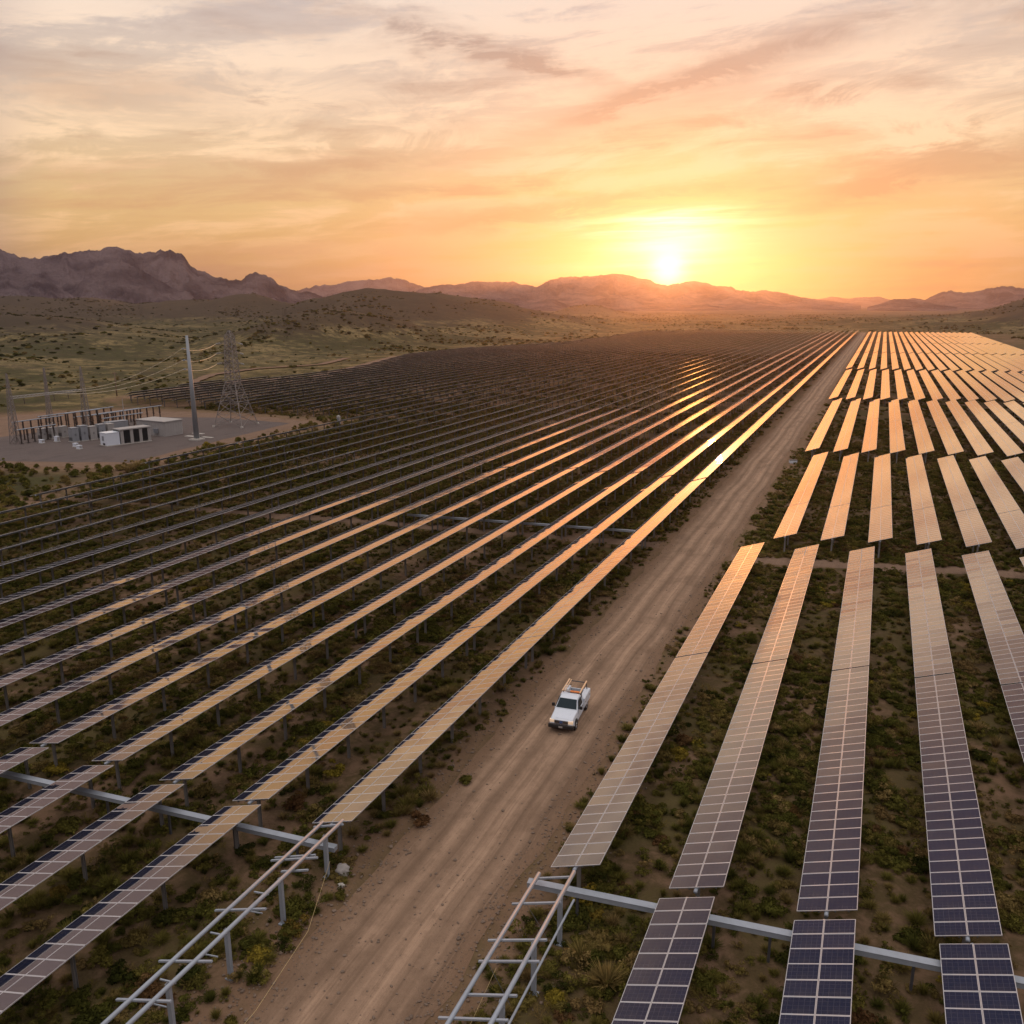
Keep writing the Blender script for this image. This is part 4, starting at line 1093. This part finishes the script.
def cabinet(x, y, w, d, h, label, mat='greypanel', rz=0):
    t = empty('switchgear_cabinet', (x, y, .016), rz); tag(t, label, 'electrical cabinet', 'switchgear cabinets in the substation')
    mb = MB(); mb.box(-w / 2, w / 2, -d / 2, d / 2, .12, h); mb.box(-w / 2 - .05, w / 2 + .05, -d / 2 - .05, d / 2 + .05, h, h + .07); mb.build('housing', M[mat], t)
    mb = MB(); mb.box(-w / 2 - .1, w / 2 + .1, -d / 2 - .1, d / 2 + .1, -.1, .12); mb.build('plinth', M['concrete'], t)
    for s in (-1, 1):
        mb = MB(); ya, yb = sorted((.04 * s, (d / 2 - .06) * s)); mb.box(w / 2, w / 2 + .025, ya, yb, .22, h - .15); dr = mb.build('door', M[mat], t)
        mb = MB(); mb.box(w / 2 + .025, w / 2 + .05, .08 * s - .02, .08 * s + .02, h * .45, h * .6); mb.build('handle', M['black'], dr)
    mb = MB()
    for k in range(5): mb.box(-w / 2 + .08, w / 2 - .08, -d / 2 - .03, -d / 2, .3 + k * .12, .36 + k * .12)
    mb.build('louvre', M['darkpanel'], t)
cabs = [(-131.4, 108.0, 'first'), (-131.0, 109.6, 'second'), (-130.6, 111.2, 'third'), (-130.2, 112.8, 'fourth'), (-129.8, 114.4, 'fifth')]
for i, (x, y, nm) in enumerate(cabs):
    cabinet(x, y, 1.3, 1.25, [2.5, 2.7, 2.4, 2.6, 2.5][i], '%s tall cabinet from the left in the row behind the transformer bank' % nm, ['greypanel', 'greypanel', 'offwhite', 'greypanel', 'offwhite'][i], R(-14))
for i, (x, y) in enumerate(((-138.8, 107.6), (-138.4, 109.4), (-138.0, 111.2))):
    cabinet(x, y, 1.1, 1.2, 2.0, '%s pale cabinet from the left among the front insulator posts' % ORD[i + 1], 'offwhite', R(-5))
cabinet(-131.5, 117.4, 1.6, 4.2, 2.5, 'long grey cabinet between the cabinet row and control building', 'greypanel', R(-12))

def build_bank():
    t = empty('transformer_bank', (-121.6, 110.5, .016), R(-16)); tag(t, 'white transformer bank with dark radiator bays under a flat cap', 'transformer')
    mb = MB(); mb.box(-1.5, 1.3, -4.1, 4.1, -.1, .14); mb.build('plinth', M['concrete'], t)
    mb = MB(); mb.box(-1.2, 1.15, -4.0, -1.7, .14, 2.25); mb.box(-1.25, 1.2, -4.05, -1.65, 2.25, 2.32); cbx = mb.build('control_box', M['white'], t)
    mb = MB(); mb.box(-.5, .2, -4.03, -4.0, .9, 1.7); mb.build('hatch', M['greypanel'], cbx)
    mb = MB(); mb.box(-.3, .5, -4.03, -4.0, .16, .5); mb.build('vent', M['black'], cbx)
    mb = MB(); mb.box(-1.15, .75, -1.68, 4.0, .14, 2.5); mb.build('tank', M['darkpanel'], t)
    for y in (-1.2, .55, 2.2, 3.75):
        mb = MB(); mb.box(.76, 1.15, y - .28, y + .28, .14, 2.5); mb.build('pier', M['offwhite'], t)
    for y in (-.33, 1.38, 2.98):
        mb = MB()
        for k in range(9): mb.box(.765, 1.08, y - .5 + k * .125 - .02, y - .5 + k * .125 + .02, .35, 2.3)
        mb.box(.80, 1.02, y - .56, y + .56, 2.3, 2.4); mb.build('radiator', M['darkpanel'], t)
    mb = MB(); mb.box(-1.3, 1.3, -1.60, 4.15, 2.52, 2.74); mb.build('cap', M['offwhite'], t, bevel=.02)
build_bank()

def build_house():
    t = empty('control_building', (-124.2, 121.2, .016), R(-4)); tag(t, 'long low white control building with a flat roof on the gravel pad', 'building')
    mb = MB(); mb.box(-4.2, 3.4, -1.9, 2.2, -.1, 2.65); wl = mb.build('wall', M['offwhite'], t)
    mb = MB()
    for k in range(15): mb.box(-4.1 + k * .53, -4.06 + k * .53, -1.925, -1.9, .1, 2.6)
    for k in range(7): mb.box(3.4, 3.42, -1.75 + k * .6, -1.72 + k * .6, .1, 2.6)
    mb.build('panel_rib', M['offwhite'], wl)
    mb = MB(); mb.box(-4.35, 3.55, -2.05, 2.35, 2.65, 2.82); mb.build('roof', M['offwhite'], t, bevel=.02)
    mb = MB(); mb.box(-2.2, -1.2, -1.94, -1.93, .1, 2.15); d = mb.build('door', M['greypanel'], t)
    mb = MB(); mb.box(-1.36, -1.3, -1.99, -1.94, 1.0, 1.2); mb.build('handle', M['black'], d)
    mb = MB(); mb.box(.6, 1.6, -2.25, -1.93, .5, 1.4); [mb.box(.65, 1.55, -2.28, -2.25, .6 + .1 * k, .64 + .1 * k) for k in range(8)]; mb.build('air_unit', M['greypanel'], t)
build_house()

for i, (x, y, lab) in enumerate(((-135.3, 104.5, 'small white pedestal box before the front insulator rack'), (-134.3, 106.8, 'tall narrow white pedestal beside the front insulator rack'),
                                 (-126.4, 104.0, 'small white pedestal box in front of the cabinet row'), (-123.9, 102.6, 'small white pedestal box nearest the front edge of the pad'))):
    t = empty('pedestal_box', (x, y, .016)); tag(t, lab, 'utility box'); h = .95 if i == 1 else .62
    mb = MB(); mb.box(-.34, .34, -.30, .30, .1, h); mb.box(-.38, .38, -.34, .34, h, h + .05); mb.build('housing', M['white'], t)
    mb = MB(); mb.box(-.45, .45, -.4, .4, -.1, .1); mb.build('plinth', M['concrete'], t)
    mb = MB(); mb.box(.34, .36, -.22, .22, .2, h - .1); mb.build('hatch', M['offwhite'], t)
for (xa, xb, ya, yb, lab) in ((-118.0, -114.2, 120.6, 121.6, 'long pale concrete slab on the gravel beside the grey pole'), (-115.2, -111.9, 120.9, 121.7, 'short pale concrete slab just behind the grey pole'),
                              (-119.5, -116.9, 124.0, 124.8, 'pale concrete slab between building and grey pole')):
    mb = MB(); mb.box(xa, xb, ya, yb, -.1, .10); tag(mb.build('concrete_slab', M['concrete'], bevel=.03), lab, 'slab')

# small things by the arrays
t = empty('marker_post', (-101.3, 146.3, 0)); tag(t, 'short pale square post at the corner of the solar field', 'post')
mb = MB(); mb.box(-.32, .32, -.25, .25, -.2, 1.6); mb.add([(-.36, -.29, 1.6), (.36, -.29, 1.6), (.36, .29, 1.6), (-.36, .29, 1.6), (0, 0, 1.85)], [(0, 1, 4), (1, 2, 4), (2, 3, 4), (3, 0, 4), (3, 2, 1, 0)]); mb.build('housing', M['offwhite'], t)
mb = MB(); mb.box(-.2, .2, -.29, -.25, .7, 1.3); mb.build('hatch', M['greypanel'], t)
t = empty('utility_pole', (-187.6, 169.0, float(terrain(-187.6, 169.0)))); tag(t, 'slim wooden pole standing behind the substation', 'pole')
mb = MB(); mb.tube((0, 0, -.5), (0, 0, 6.4), .17, .12, 8); mb.build('shaft', M['wood'], t, True)
mb = MB(); mb.bar((-.9, 0, 5.9), (.9, 0, 5.9), .12); [mb.tube((k, 0, 5.95), (k, 0, 6.2), .06, n=6) for k in (-.8, -.3, .3, .8)]; mb.build('crossarm', M['wood'], t)

def rock(name, loc, r, mat, label, cat, seed):
    bm = bmesh.new(); bmesh.ops.create_icosphere(bm, subdivisions=3, radius=1)
    for v in bm.verts:
        k = 1 + (vnoise(v.co.x * 1.7 + seed, v.co.y * 1.7 + v.co.z * 2.3, seed) - .5) * .8 + (vnoise(v.co.x * 5 + seed, v.co.y * 5 + v.co.z * 4, seed + 3) - .5) * .25
        v.co = Vector((v.co.x * r[0], v.co.y * r[1], v.co.z * r[2])) * float(k)
    me = bpy.data.meshes.new(name); bm.to_mesh(me); bm.free(); me.materials.append(mat); me.polygons.foreach_set('use_smooth', [True] * len(me.polygons))
    o = bpy.data.objects.new(name, me); col.objects.link(o); o.location = loc
    return tag(o, label, cat)
rock('pale_boulder', (-19.35, 26.7, .13), (.32, .25, .26), simple('pale_stone', (.33, .31, .295), .85, 0, .25, 4.0, .5), 'pale grey boulder at the end of the left bare frame', 'boulder', 3)
rock('pale_boulder', (-18.95, 25.9, .06), (.14, .12, .12), M['concrete'], 'small pale stone on the verge beside the larger boulder', 'stone', 8)
rock('pale_boulder', (-8.15, 22.0, .06), (.22, .17, .14), M['concrete'], 'cracked pale stone under the right bare frame', 'stone', 12)
t = empty('ground_box', (-10.98, 136.8, 0), R(20)); tag(t, 'small white box lying on the right verge of the dirt road', 'box')
mb = MB(); mb.box(-.55, .55, -.35, .35, .0, .45); mb.build('housing', M['white'], t, bevel=.04)
mb = MB(); mb.box(-.58, .58, -.38, .38, .46, .53); mb.build('lid', M['darkpanel'], t, bevel=.015)

# ------------------------------------------------------------------ shrubs and ground cover
def shrub_variant(kind, seed):
    """unit shrub: many leaf-sized faces on branching clumps; returns vertices, quads, leaf shade"""
    g = np.random.default_rng(seed); C, Nn, S = [], [], []
    if kind == 'tuft':                                   # grass-like blades
        vs, qs, sh = [], [], []
        for i in range(260):
            a = g.uniform(0, 2 * pi); r0 = g.uniform(0, .28); lean = g.uniform(.15, .95); h = g.uniform(.45, 1.0); w = g.uniform(.018, .035)
            b0 = np.array([r0 * cos(a), r0 * sin(a), 0]); d = np.array([cos(a) * lean, sin(a) * lean, h]); sd = np.array([-sin(a), cos(a), 0]) * w
            m_ = b0 + d * .55 + np.array([0, 0, .06]); tip = b0 + d * np.array([1.1, 1.1, .92]); k = len(vs)
            vs += [b0 - sd, b0 + sd, m_ + sd * .8, m_ - sd * .8, tip + sd * .25, tip - sd * .25]; qs += [(k, k + 1, k + 2, k + 3), (k + 3, k + 2, k + 4, k + 5)]; sh += [g.uniform(0, 1)] * 6
        return np.array(vs), np.array(qs), np.array(sh)
    if kind == 'twig':                                   # bare branching stems
        vs, qs, sh = [], [], []
        def limb(p, d, L, w, lvl):
            e = p + d * L; sd = np.cross(d, [0.3, .2, 1.0]); sd /= np.linalg.norm(sd) + 1e-9; k = len(vs)
            vs.extend([p - sd * w, p + sd * w, e + sd * w * .6, e - sd * w * .6]); qs.append((k, k + 1, k + 2, k + 3)); sh.extend([g.uniform(.2, .9)] * 4)
            if lvl < 3:
                for _ in range(3):
                    q = d + g.normal(size=3) * .45; q[2] = abs(q[2]) + .1; limb(e - d * L * g.uniform(0, .4), q / np.linalg.norm(q), L * g.uniform(.55, .8), w * .65, lvl + 1)
        for _ in range(9):
            a = g.uniform(0, 2 * pi); d = np.array([cos(a) * .8, sin(a) * .8, g.uniform(.4, 1.2)]); limb(np.zeros(3), d / np.linalg.norm(d), g.uniform(.3, .45), .022, 0)
        return np.array(vs), np.array(qs), np.array(sh)
    nl = {'round': 13, 'loose': 8, 'low': 10}[kind]; per = {'round': 80, 'loose': 60, 'low': 75}[kind]; ls = {'round': .085, 'loose': .075, 'low': .085}[kind]
    vs, qs, sh = [], [], []
    for l in range(nl):
        a = g.uniform(0, 2 * pi); rr = g.uniform(.1, .62) ** .8
        hz = {'round': g.uniform(.25, .72), 'loose': g.uniform(.2, .85), 'low': g.uniform(.12, .38)}[kind]
        if kind == 'round':                                # a closed dome: lobes spread over a hemisphere and through its middle
            e_ = g.uniform(.1, 1.35) if l > 2 else .2; rr = .46 * cos(e_) if l > 2 else g.uniform(.1, .3); hz = .12 + .46 * sin(e_)
            a = l * 2.4 + g.uniform(-.4, .4)
        c = np.array([rr * cos(a), rr * sin(a), hz]); R_ = g.uniform(.22, .42) * (1.0 if kind != 'loose' else .85); tone = g.uniform(-.25, .25)
        for i in range(per):
            n = g.normal(size=3); n /= np.linalg.norm(n); n[2] = abs(n[2]) * .9 - .15
            p = c + n * R_ * g.uniform(.55, 1.08) * np.array([1, 1, .8 if kind != 'low' else .55]); p[2] = max(p[2], .01)
            t1 = np.cross(n + g.normal(size=3) * .7, g.normal(size=3)); t1 /= np.linalg.norm(t1); t2 = np.cross(n, t1); t2 /= np.linalg.norm(t2) + 1e-9
            s = ls * g.uniform(.6, 1.35); k = len(vs)
            vs += [p - t1 * s, p - t2 * s * .55, p + t1 * s, p + t2 * s * .55]; qs.append((k, k + 1, k + 2, k + 3)); sh += [np.clip(.5 + tone + g.uniform(-.3, .3), 0, 1)] * 4
    for i in range(26):                                  # twigs
        a = g.uniform(0, 2 * pi); d = np.array([cos(a) * g.uniform(.3, .8), sin(a) * g.uniform(.3, .8), g.uniform(.3, .85) * (1 if kind != 'low' else .5)]); sd = np.array([-sin(a), cos(a), 0]) * .014; k = len(vs)
        vs += [-sd, sd, d + sd * .4, d - sd * .4]; qs.append((k, k + 1, k + 2, k + 3)); sh += [.0] * 4
    return np.array(vs), np.array(qs), np.array(sh)
KINDS = ['round', 'round', 'loose', 'loose', 'low', 'low', 'tuft', 'twig']
VARS = [shrub_variant(k, 50 + i) for i, k in enumerate(KINDS)]

def scatter(n, x0, x1, y0, y1, dens):
    x = rng.uniform(x0, x1, n); y = rng.uniform(y0, y1, n)
    px, py, d = view(x, y, np.zeros(n)); ok = (px > -200) & (px < 1224) & (py < 1230) & (d > 4)
    x, y = x[ok], y[ok]; keep = rng.uniform(0, 1, len(x)) < dens(x, y)
    return x[keep], y[keep]

def in_field(x, y):
    return ((x > left_edge(np.clip(y, -50, 799)) - 1) & (x < right_edge(np.clip(y, -50, 765)) + 2) & (y < 800)) & (poly_dist(x, y, APRON) > 0)
def off_road(x, y, m_=0.0):
    e = ROAD_W / 2 + m_ + (vnoise(x * 0 + (x > ROAD_X) * 7, y / 3, 5) - .5) * 1.0
    return np.abs(x - ROAD_X) > e
def patch(x, y): return fbm(x / 5.5, y / 5.5, 31, 4) * .65 + fbm(x / 22, y / 22, 37, 3) * .35
def path_free(x, y):
    return ~((np.abs(y - (83.0 + .2 * x)) < 1.4) & (x > -12)) & ~((np.abs(y - (84.6 + .11 * x)) < 1.2) & (x < -18))

PX, PYs, PS, PH, PV, PT = [], [], [], [], [], []
def put(x, y, s, h, var, tint):
    PX.append(x); PYs.append(y); PS.append(s); PH.append(h); PV.append(var); PT.append(tint)
def tints(n, base, spread): return np.clip(rng.normal(base, spread, n), 0, 1)

# low cover among the rows, near
x, y = scatter(105000, -150, 45, 8, 190, lambda x, y: in_field(x, y) * off_road(x, y, 1.0) * path_free(x, y) * np.clip((patch(x, y) - .38) * 9, .14, 1) * np.where(np.abs(x - ROAD_X) < 5.6, .45, 1))
n = len(x); big = rng.uniform(0, 1, n) ** 2.2
t_ = tints(n, .38, .22); u = rng.uniform(0, 1, n); t_ = np.where(u < .10, rng.uniform(.62, .84, n), t_); t_ = np.where((u > .972), rng.uniform(.93, 1, n), t_); t_ = np.where((u > .93) & (u < .965), rng.uniform(.87, .91, n), t_)
t_ = np.where(fbm(x / 9, y / 9, 71, 3) > .60, np.clip(t_ + .25, 0, .84), t_)
put(x, y, .26 + .62 * big, .18 + .46 * big, vv := rng.choice([0, 1, 2, 3, 4, 4, 5, 5, 2, 7], n), np.where(vv == 7, rng.uniform(.60, .80, n), t_))
# straw grass tufts and litter
x, y = scatter(64000, -130, 40, 8, 150, lambda x, y: in_field(x, y) * off_road(x, y, .5) * path_free(x, y) * .75)
n = len(x); k_ = .7 + .9 * np.clip((fbm(x / 4, y / 4, 15, 3) - .3) * 2.2, 0, 1); put(x, y, k_ * rng.uniform(.16, .38, n), k_ * rng.uniform(.14, .34, n), rng.choice([6, 6, 6, 3, 2], n), np.where(rng.uniform(0, 1, n) < .55, rng.uniform(.45, .82, n), rng.uniform(.15, .5, n)))
# verge tufts
x, y = scatter(9000, -21.5, -9.5, 12, 150, lambda x, y: off_road(x, y, .25) * (np.abs(x - ROAD_X) < 6) * np.clip((fbm(x / 1.8, y / 1.8, 91, 3) - .44) * 5, 0, .75) * np.clip((np.abs(x - ROAD_X) - 2.9) / 2.2, .1, 1))
n = len(x); big = rng.uniform(0, 1, n) ** 3; put(x, y, .10 + .38 * big, .10 + .34 * big, rng.choice([0, 2, 3, 4, 5, 6], n), np.clip(rng.normal(.30, .22, n), 0, .9))
# farther among the rows
x, y = scatter(30000, -230, 80, 190, 430, lambda x, y: in_field(x, y) * off_road(x, y, .8) * np.clip((patch(x, y) - .38) * 6, .1, 1))
n = len(x); big = rng.uniform(0, 1, n) ** 2; put(x, y, .45 + .55 * big, .35 + .35 * big, rng.choice([0, 1, 4, 5, 2], n), tints(n, .32, .2))
# open country round the pad and on the hills
def wild_d(x, y):
    f_ = ~in_field(x, y) & (poly_dist(x, y, APRON) > 1.0) & (y > 0)
    return f_ * np.clip((fbm(x / 40, y / 40, 61, 4) - .44) * 6 + (.50 - ridged(x / 60, y / 60, 9, 4)) * 3.0, .05, 1)
x, y = scatter(9000, -330, -90, 30, 420, wild_d)
n = len(x); big = rng.uniform(0, 1, n) ** 3.0; put(x, y, .35 + 1.5 * big, .30 + 1.15 * big, rng.choice([0, 1, 2, 4, 5, 6], n), np.where(rng.uniform(0, 1, n) < .35, rng.uniform(.55, .84, n), tints(n, .32, .18)))
x, y = scatter(130000, -1500, 700, 250, 1900, lambda x, y: wild_d(x, y) * .9 * (x < 0) + .5 * wild_d(x, y) * (x >= 0))
n = len(x); big = rng.uniform(0, 1, n) ** 2.5; put(x, y, .55 + 2.0 * big, .5 + 1.2 * big, rng.choice([0, 1, 4, 5], n), np.where(rng.uniform(0, 1, n) < .2, rng.uniform(.5, .8, n), tints(n, .12, .12)))
# bushes between the pad and the rows
x, y = scatter(650, -135, -96, 64, 150, lambda x, y: ~in_field(x, y) & (poly_dist(x, y, APRON) > .6))
n = len(x); big = rng.uniform(0, 1, n) ** 1.8; put(x, y, .45 + .70 * big, .60 + .80 * big, rng.choice([0, 1, 0, 1, 2], n), np.where(rng.uniform(0, 1, n) < .25, rng.uniform(.55, .8, n), tints(n, .42, .14)))
# a few that stand out in the photograph: x, y, radius, height, variant, tint
OUT = [(-19.0, 22.9, .62, .62, 3, .93, 'bright yellowish bush beside the second post of the left bare frame', ''), (-18.55, 25.2, .36, .42, 0, .45, 'small bright green bush on the left verge near the pale boulder', ''),
       (-18.6, 20.4, .55, .48, 2, .55, 'olive bush on the left verge below the left bare frame', ''), (-18.35, 18.4, .34, .36, 0, .50, 'small round green bush at the foot of the left bare frame', ''),
       (-8.3, 26.0, .60, .50, 6, .66, 'grassy sage-coloured clump under the right steel beam', ''), (-7.0, 25.1, .72, .66, 6, .72, 'large pale sage bush between the right bare frame and the second row', ''),
       (-6.9, 26.6, .62, .60, 0, .35, 'dark green bush touching the second row right of the road', ''), (-10.0, 21.5, .85, .42, 4, .52, 'low green bush growing through the right bare frame', ''),
       (-106.2, 113.6, 1.0, .95, 1, .97, 'bright yellow-green bush at the front edge of the substation dirt', ''), (-18.2, 31.2, .80, .52, 4, .90, 'yellow-brown bush at the near end of the first left row', ''),
       (-17.6, 35.2, .55, .48, 0, .40, 'round olive bush on the left verge beside the first left row', '')]
for q in OUT: put(np.array([q[0]]), np.array([q[1]]), np.array([q[2]]), np.array([q[3]]), np.array([q[4]]), np.array([q[5]]))

X = np.concatenate(PX); Y = np.concatenate(PYs); S = np.concatenate(PS); H = np.concatenate(PH); V = np.concatenate(PV).astype(int); T = np.concatenate(PT)
RZ = rng.uniform(0, 2 * pi, len(X)); Z = terrain(X, Y) - .02
cp, rp, dp = view(X, Y, Z + H * .5)
TA = np.array([[t[2], t[3], t[4]] for t in tables])
def hidden(x, y, z):
    k = (CAM_H - 2.1) / (CAM_H - z); hx, hy = x * k, y * k
    return ((np.abs(TA[:, 0] - hx) < 1.2) & (TA[:, 1] < hy) & (TA[:, 2] > hy)).any()
size = S * H ** .5 / dp
cand = [i for i in np.argsort(-size) if 8 < cp[i] < 1016 and rp[i] < 1012][:2500]
nout = len(OUT); forced = list(range(len(X) - nout, len(X))); mine = list(forced)
for i in cand:
    if len(mine) >= 290: break
    if i in forced or hidden(X[i], Y[i], Z[i] + H[i] * .6): continue
    mine.append(i)
BASES = []
for i, (v_, q_, s_) in enumerate(VARS):
    BASES.append(np_mesh('shrub', v_, q_, M['leaf'], False, {'leaf': ('FLOAT', s_)}, link_it=False))
def tint_word(t):
    return 'dark green' if t < .18 else 'olive green' if t < .42 else 'grey-green' if t < .60 else 'sage brown' if t < .70 else 'straw-coloured' if t < .86 else 'rust-brown' if t < .92 else 'yellow-green'
def zone(x, y):
    if poly_dist(np.array([x]), np.array([y]), APRON)[0] < 45 and x < left_edge(y) + 1: return 'between the substation pad and the solar rows'
    if x < left_edge(y): return 'on the open slope beyond the solar field'
    if abs(x - ROAD_X) < 5.1: return 'on the left verge of the dirt road' if x < ROAD_X else 'on the right verge of the dirt road'
    if x > ROAD_X:
        k = int((x + 9.4) / 4.74); return 'under the first row right of the road' if x < -9.4 else 'between rows %s and %s right of road' % (['one', 'two', 'three', 'four', 'five', 'six', 'seven', 'eight'][min(k, 6)], ['one', 'two', 'three', 'four', 'five', 'six', 'seven', 'eight'][min(k, 6) + 1])
    k = int((-20.15 - x) / 4.42); w = ['one', 'two', 'three', 'four', 'five', 'six', 'seven', 'eight', 'nine', 'ten', 'eleven', 'twelve', 'thirteen', 'fourteen', 'fifteen', 'sixteen', 'seventeen', 'eighteen', 'nineteen']
    return 'under the first row left of the road' if x > -20.15 else 'between rows %s and %s left of road' % (w[min(k, 17)], w[min(k, 17) + 1])
def depth_word(y): return 'up front' if y < 30 else 'near the pickup' if y < 55 else 'midway' if y < 90 else 'far back'
for j, i in enumerate(mine):
    o = bpy.data.objects.new('shrub', BASES[V[i]]); col.objects.link(o)
    o.location = (X[i], Y[i], Z[i]); o.rotation_euler = (0, 0, RZ[i]); o.scale = (S[i], S[i], H[i] * 1.15); o['tint'] = float(T[i])
    if j < nout: tag(o, OUT[j if False else i - (len(X) - nout)][6], 'shrub'); continue
    lab = '%s %s %s %s, %s' % ('small' if S[i] < .45 else 'larger', tint_word(T[i]), 'grass tuft' if KINDS[V[i]] == 'tuft' else 'bare-twigged shrub' if KINDS[V[i]] == 'twig' else 'shrub', zone(X[i], Y[i]), depth_word(Y[i]))
    tag(o, lab, 'shrub', lab.replace(' shrub', ' shrubs').replace(' grass tuft', ' grass tufts').replace(',', ''))
rest = np.ones(len(X), bool); rest[mine] = False

def cover(name, idx, label):
    vs, qs, vid, sh = [], [], [], []; b = 0
    for i, (v_, q_, s_) in enumerate(VARS):
        vs.append(v_); qs.append(q_ + b); vid.append(np.full(len(v_), i)); sh.append(s_); b += len(v_)
    nb = b; n = len(idx)
    vs.append(np.stack([X[idx], Y[idx], Z[idx]], -1)); vid.append(100 + V[idx]); sh.append(np.zeros(n))
    z0 = np.zeros(nb)
    o = np_mesh(name, np.concatenate(vs), np.concatenate(qs), M['leaf'], False,
                {'leaf': ('FLOAT', np.concatenate(sh)), 'vid': ('INT', np.concatenate(vid)), 'tint': ('FLOAT', np.concatenate([z0, T[idx]])), 'turn': ('FLOAT', np.concatenate([z0, RZ[idx]])),
                 'wide': ('FLOAT', np.concatenate([z0, S[idx]])), 'tall': ('FLOAT', np.concatenate([z0, H[idx] * 1.15]))})
    ng = bpy.data.node_groups.new(name, 'GeometryNodeTree')
    ng.interface.new_socket('Geometry', in_out='INPUT', socket_type='NodeSocketGeometry'); ng.interface.new_socket('Geometry', in_out='OUTPUT', socket_type='NodeSocketGeometry')
    N, Lk = ng.nodes, ng.links
    gi, go = N.new('NodeGroupInput'), N.new('NodeGroupOutput'); join = N.new('GeometryNodeJoinGeometry')
    def attr(nm, ty='FLOAT'):
        a = N.new('GeometryNodeInputNamedAttribute'); a.data_type = ty; a.inputs[0].default_value = nm; return a.outputs[0]
    def sel(val):
        c = N.new('FunctionNodeCompare'); c.data_type = 'INT'; c.operation = 'EQUAL'
        ins = [s for s in c.inputs if s.type == 'INT']; Lk.new(attr('vid', 'INT'), ins[0]); ins[1].default_value = val
        s = N.new('GeometryNodeSeparateGeometry'); s.domain = 'POINT'; Lk.new(gi.outputs[0], s.inputs['Geometry']); Lk.new(c.outputs[0], s.inputs['Selection']); return s.outputs[0]
    for i in range(len(VARS)):
        mp = N.new('GeometryNodeMeshToPoints'); Lk.new(sel(100 + i), mp.inputs['Mesh'])
        ip = N.new('GeometryNodeInstanceOnPoints'); Lk.new(mp.outputs[0], ip.inputs['Points']); Lk.new(sel(i), ip.inputs['Instance'])
        cr = N.new('ShaderNodeCombineXYZ'); Lk.new(attr('turn'), cr.inputs[2]); Lk.new(cr.outputs[0], ip.inputs['Rotation'])
        cs = N.new('ShaderNodeCombineXYZ'); w = attr('wide'); Lk.new(w, cs.inputs[0]); Lk.new(w, cs.inputs[1]); Lk.new(attr('tall'), cs.inputs[2]); Lk.new(cs.outputs[0], ip.inputs['Scale'])
        Lk.new(ip.outputs[0], join.inputs[0])
    Lk.new(join.outputs[0], go.inputs[0])
    md = o.modifiers.new('scatter', 'NODES'); md.node_group = ng
    tag(o, label, 'ground cover', kind='stuff')
ids = np.where(rest)[0]
isf = in_field(X[ids], Y[ids])
cover('low_scrub', ids[isf], 'low dark scrub and dry grass covering the ground among the solar rows')
cover('hill_scrub', ids[~isf], 'scattered dark scrub over the open slopes and hills')

# loose stones and clods along the road edges and on bare soil
def stones():
    n = 15000; x = rng.uniform(-22, -8.5, n); y = 12 + rng.exponential(32, n)
    px, py, d = view(x, y, np.zeros(n)); e = np.abs(x - ROAD_X)
    ok = (px > -40) & (px < 1064) & (py < 1080) & (y < 130) & (rng.uniform(0, 1, n) < np.where(e < 2.2, .10, np.where(e < 4.4, .9, .35)))
    x, y = x[ok], y[ok]; n = len(x)
    ico = bmesh.new(); bmesh.ops.create_icosphere(ico, subdivisions=1, radius=1); iv = np.array([v.co[:] for v in ico.verts]); fi = np.array([[v.index for v in f.verts] for f in ico.faces]); ico.free()
    r = .018 + .06 * rng.uniform(0, 1, n) ** 4 + .02 * rng.uniform(0, 1, n)
    a = rng.uniform(0, 2 * pi, n); sc3 = rng.uniform(.6, 1.3, (n, 3)) * [1, 1, .65]
    P = iv[None] * (1 + rng.uniform(-.22, .22, (n, len(iv), 1))) * sc3[:, None, :] * r[:, None, None]
    ca, sa = np.cos(a)[:, None], np.sin(a)[:, None]
    Q = np.stack([P[..., 0] * ca - P[..., 1] * sa + x[:, None], P[..., 0] * sa + P[..., 1] * ca + y[:, None], P[..., 2] + .016 + r[:, None] * .25], -1)
    F = (fi[None] + (np.arange(n) * len(iv))[:, None, None]).reshape(-1, 3)
    m = simple('desert_stone', (.17, .125, .095), .95, 0, .5, .9)
    tag(np_mesh('loose_stones', Q.reshape(-1, 3), F, m, False), 'loose stones and clods scattered along the dirt road edges', 'stones', kind='stuff')
stones()
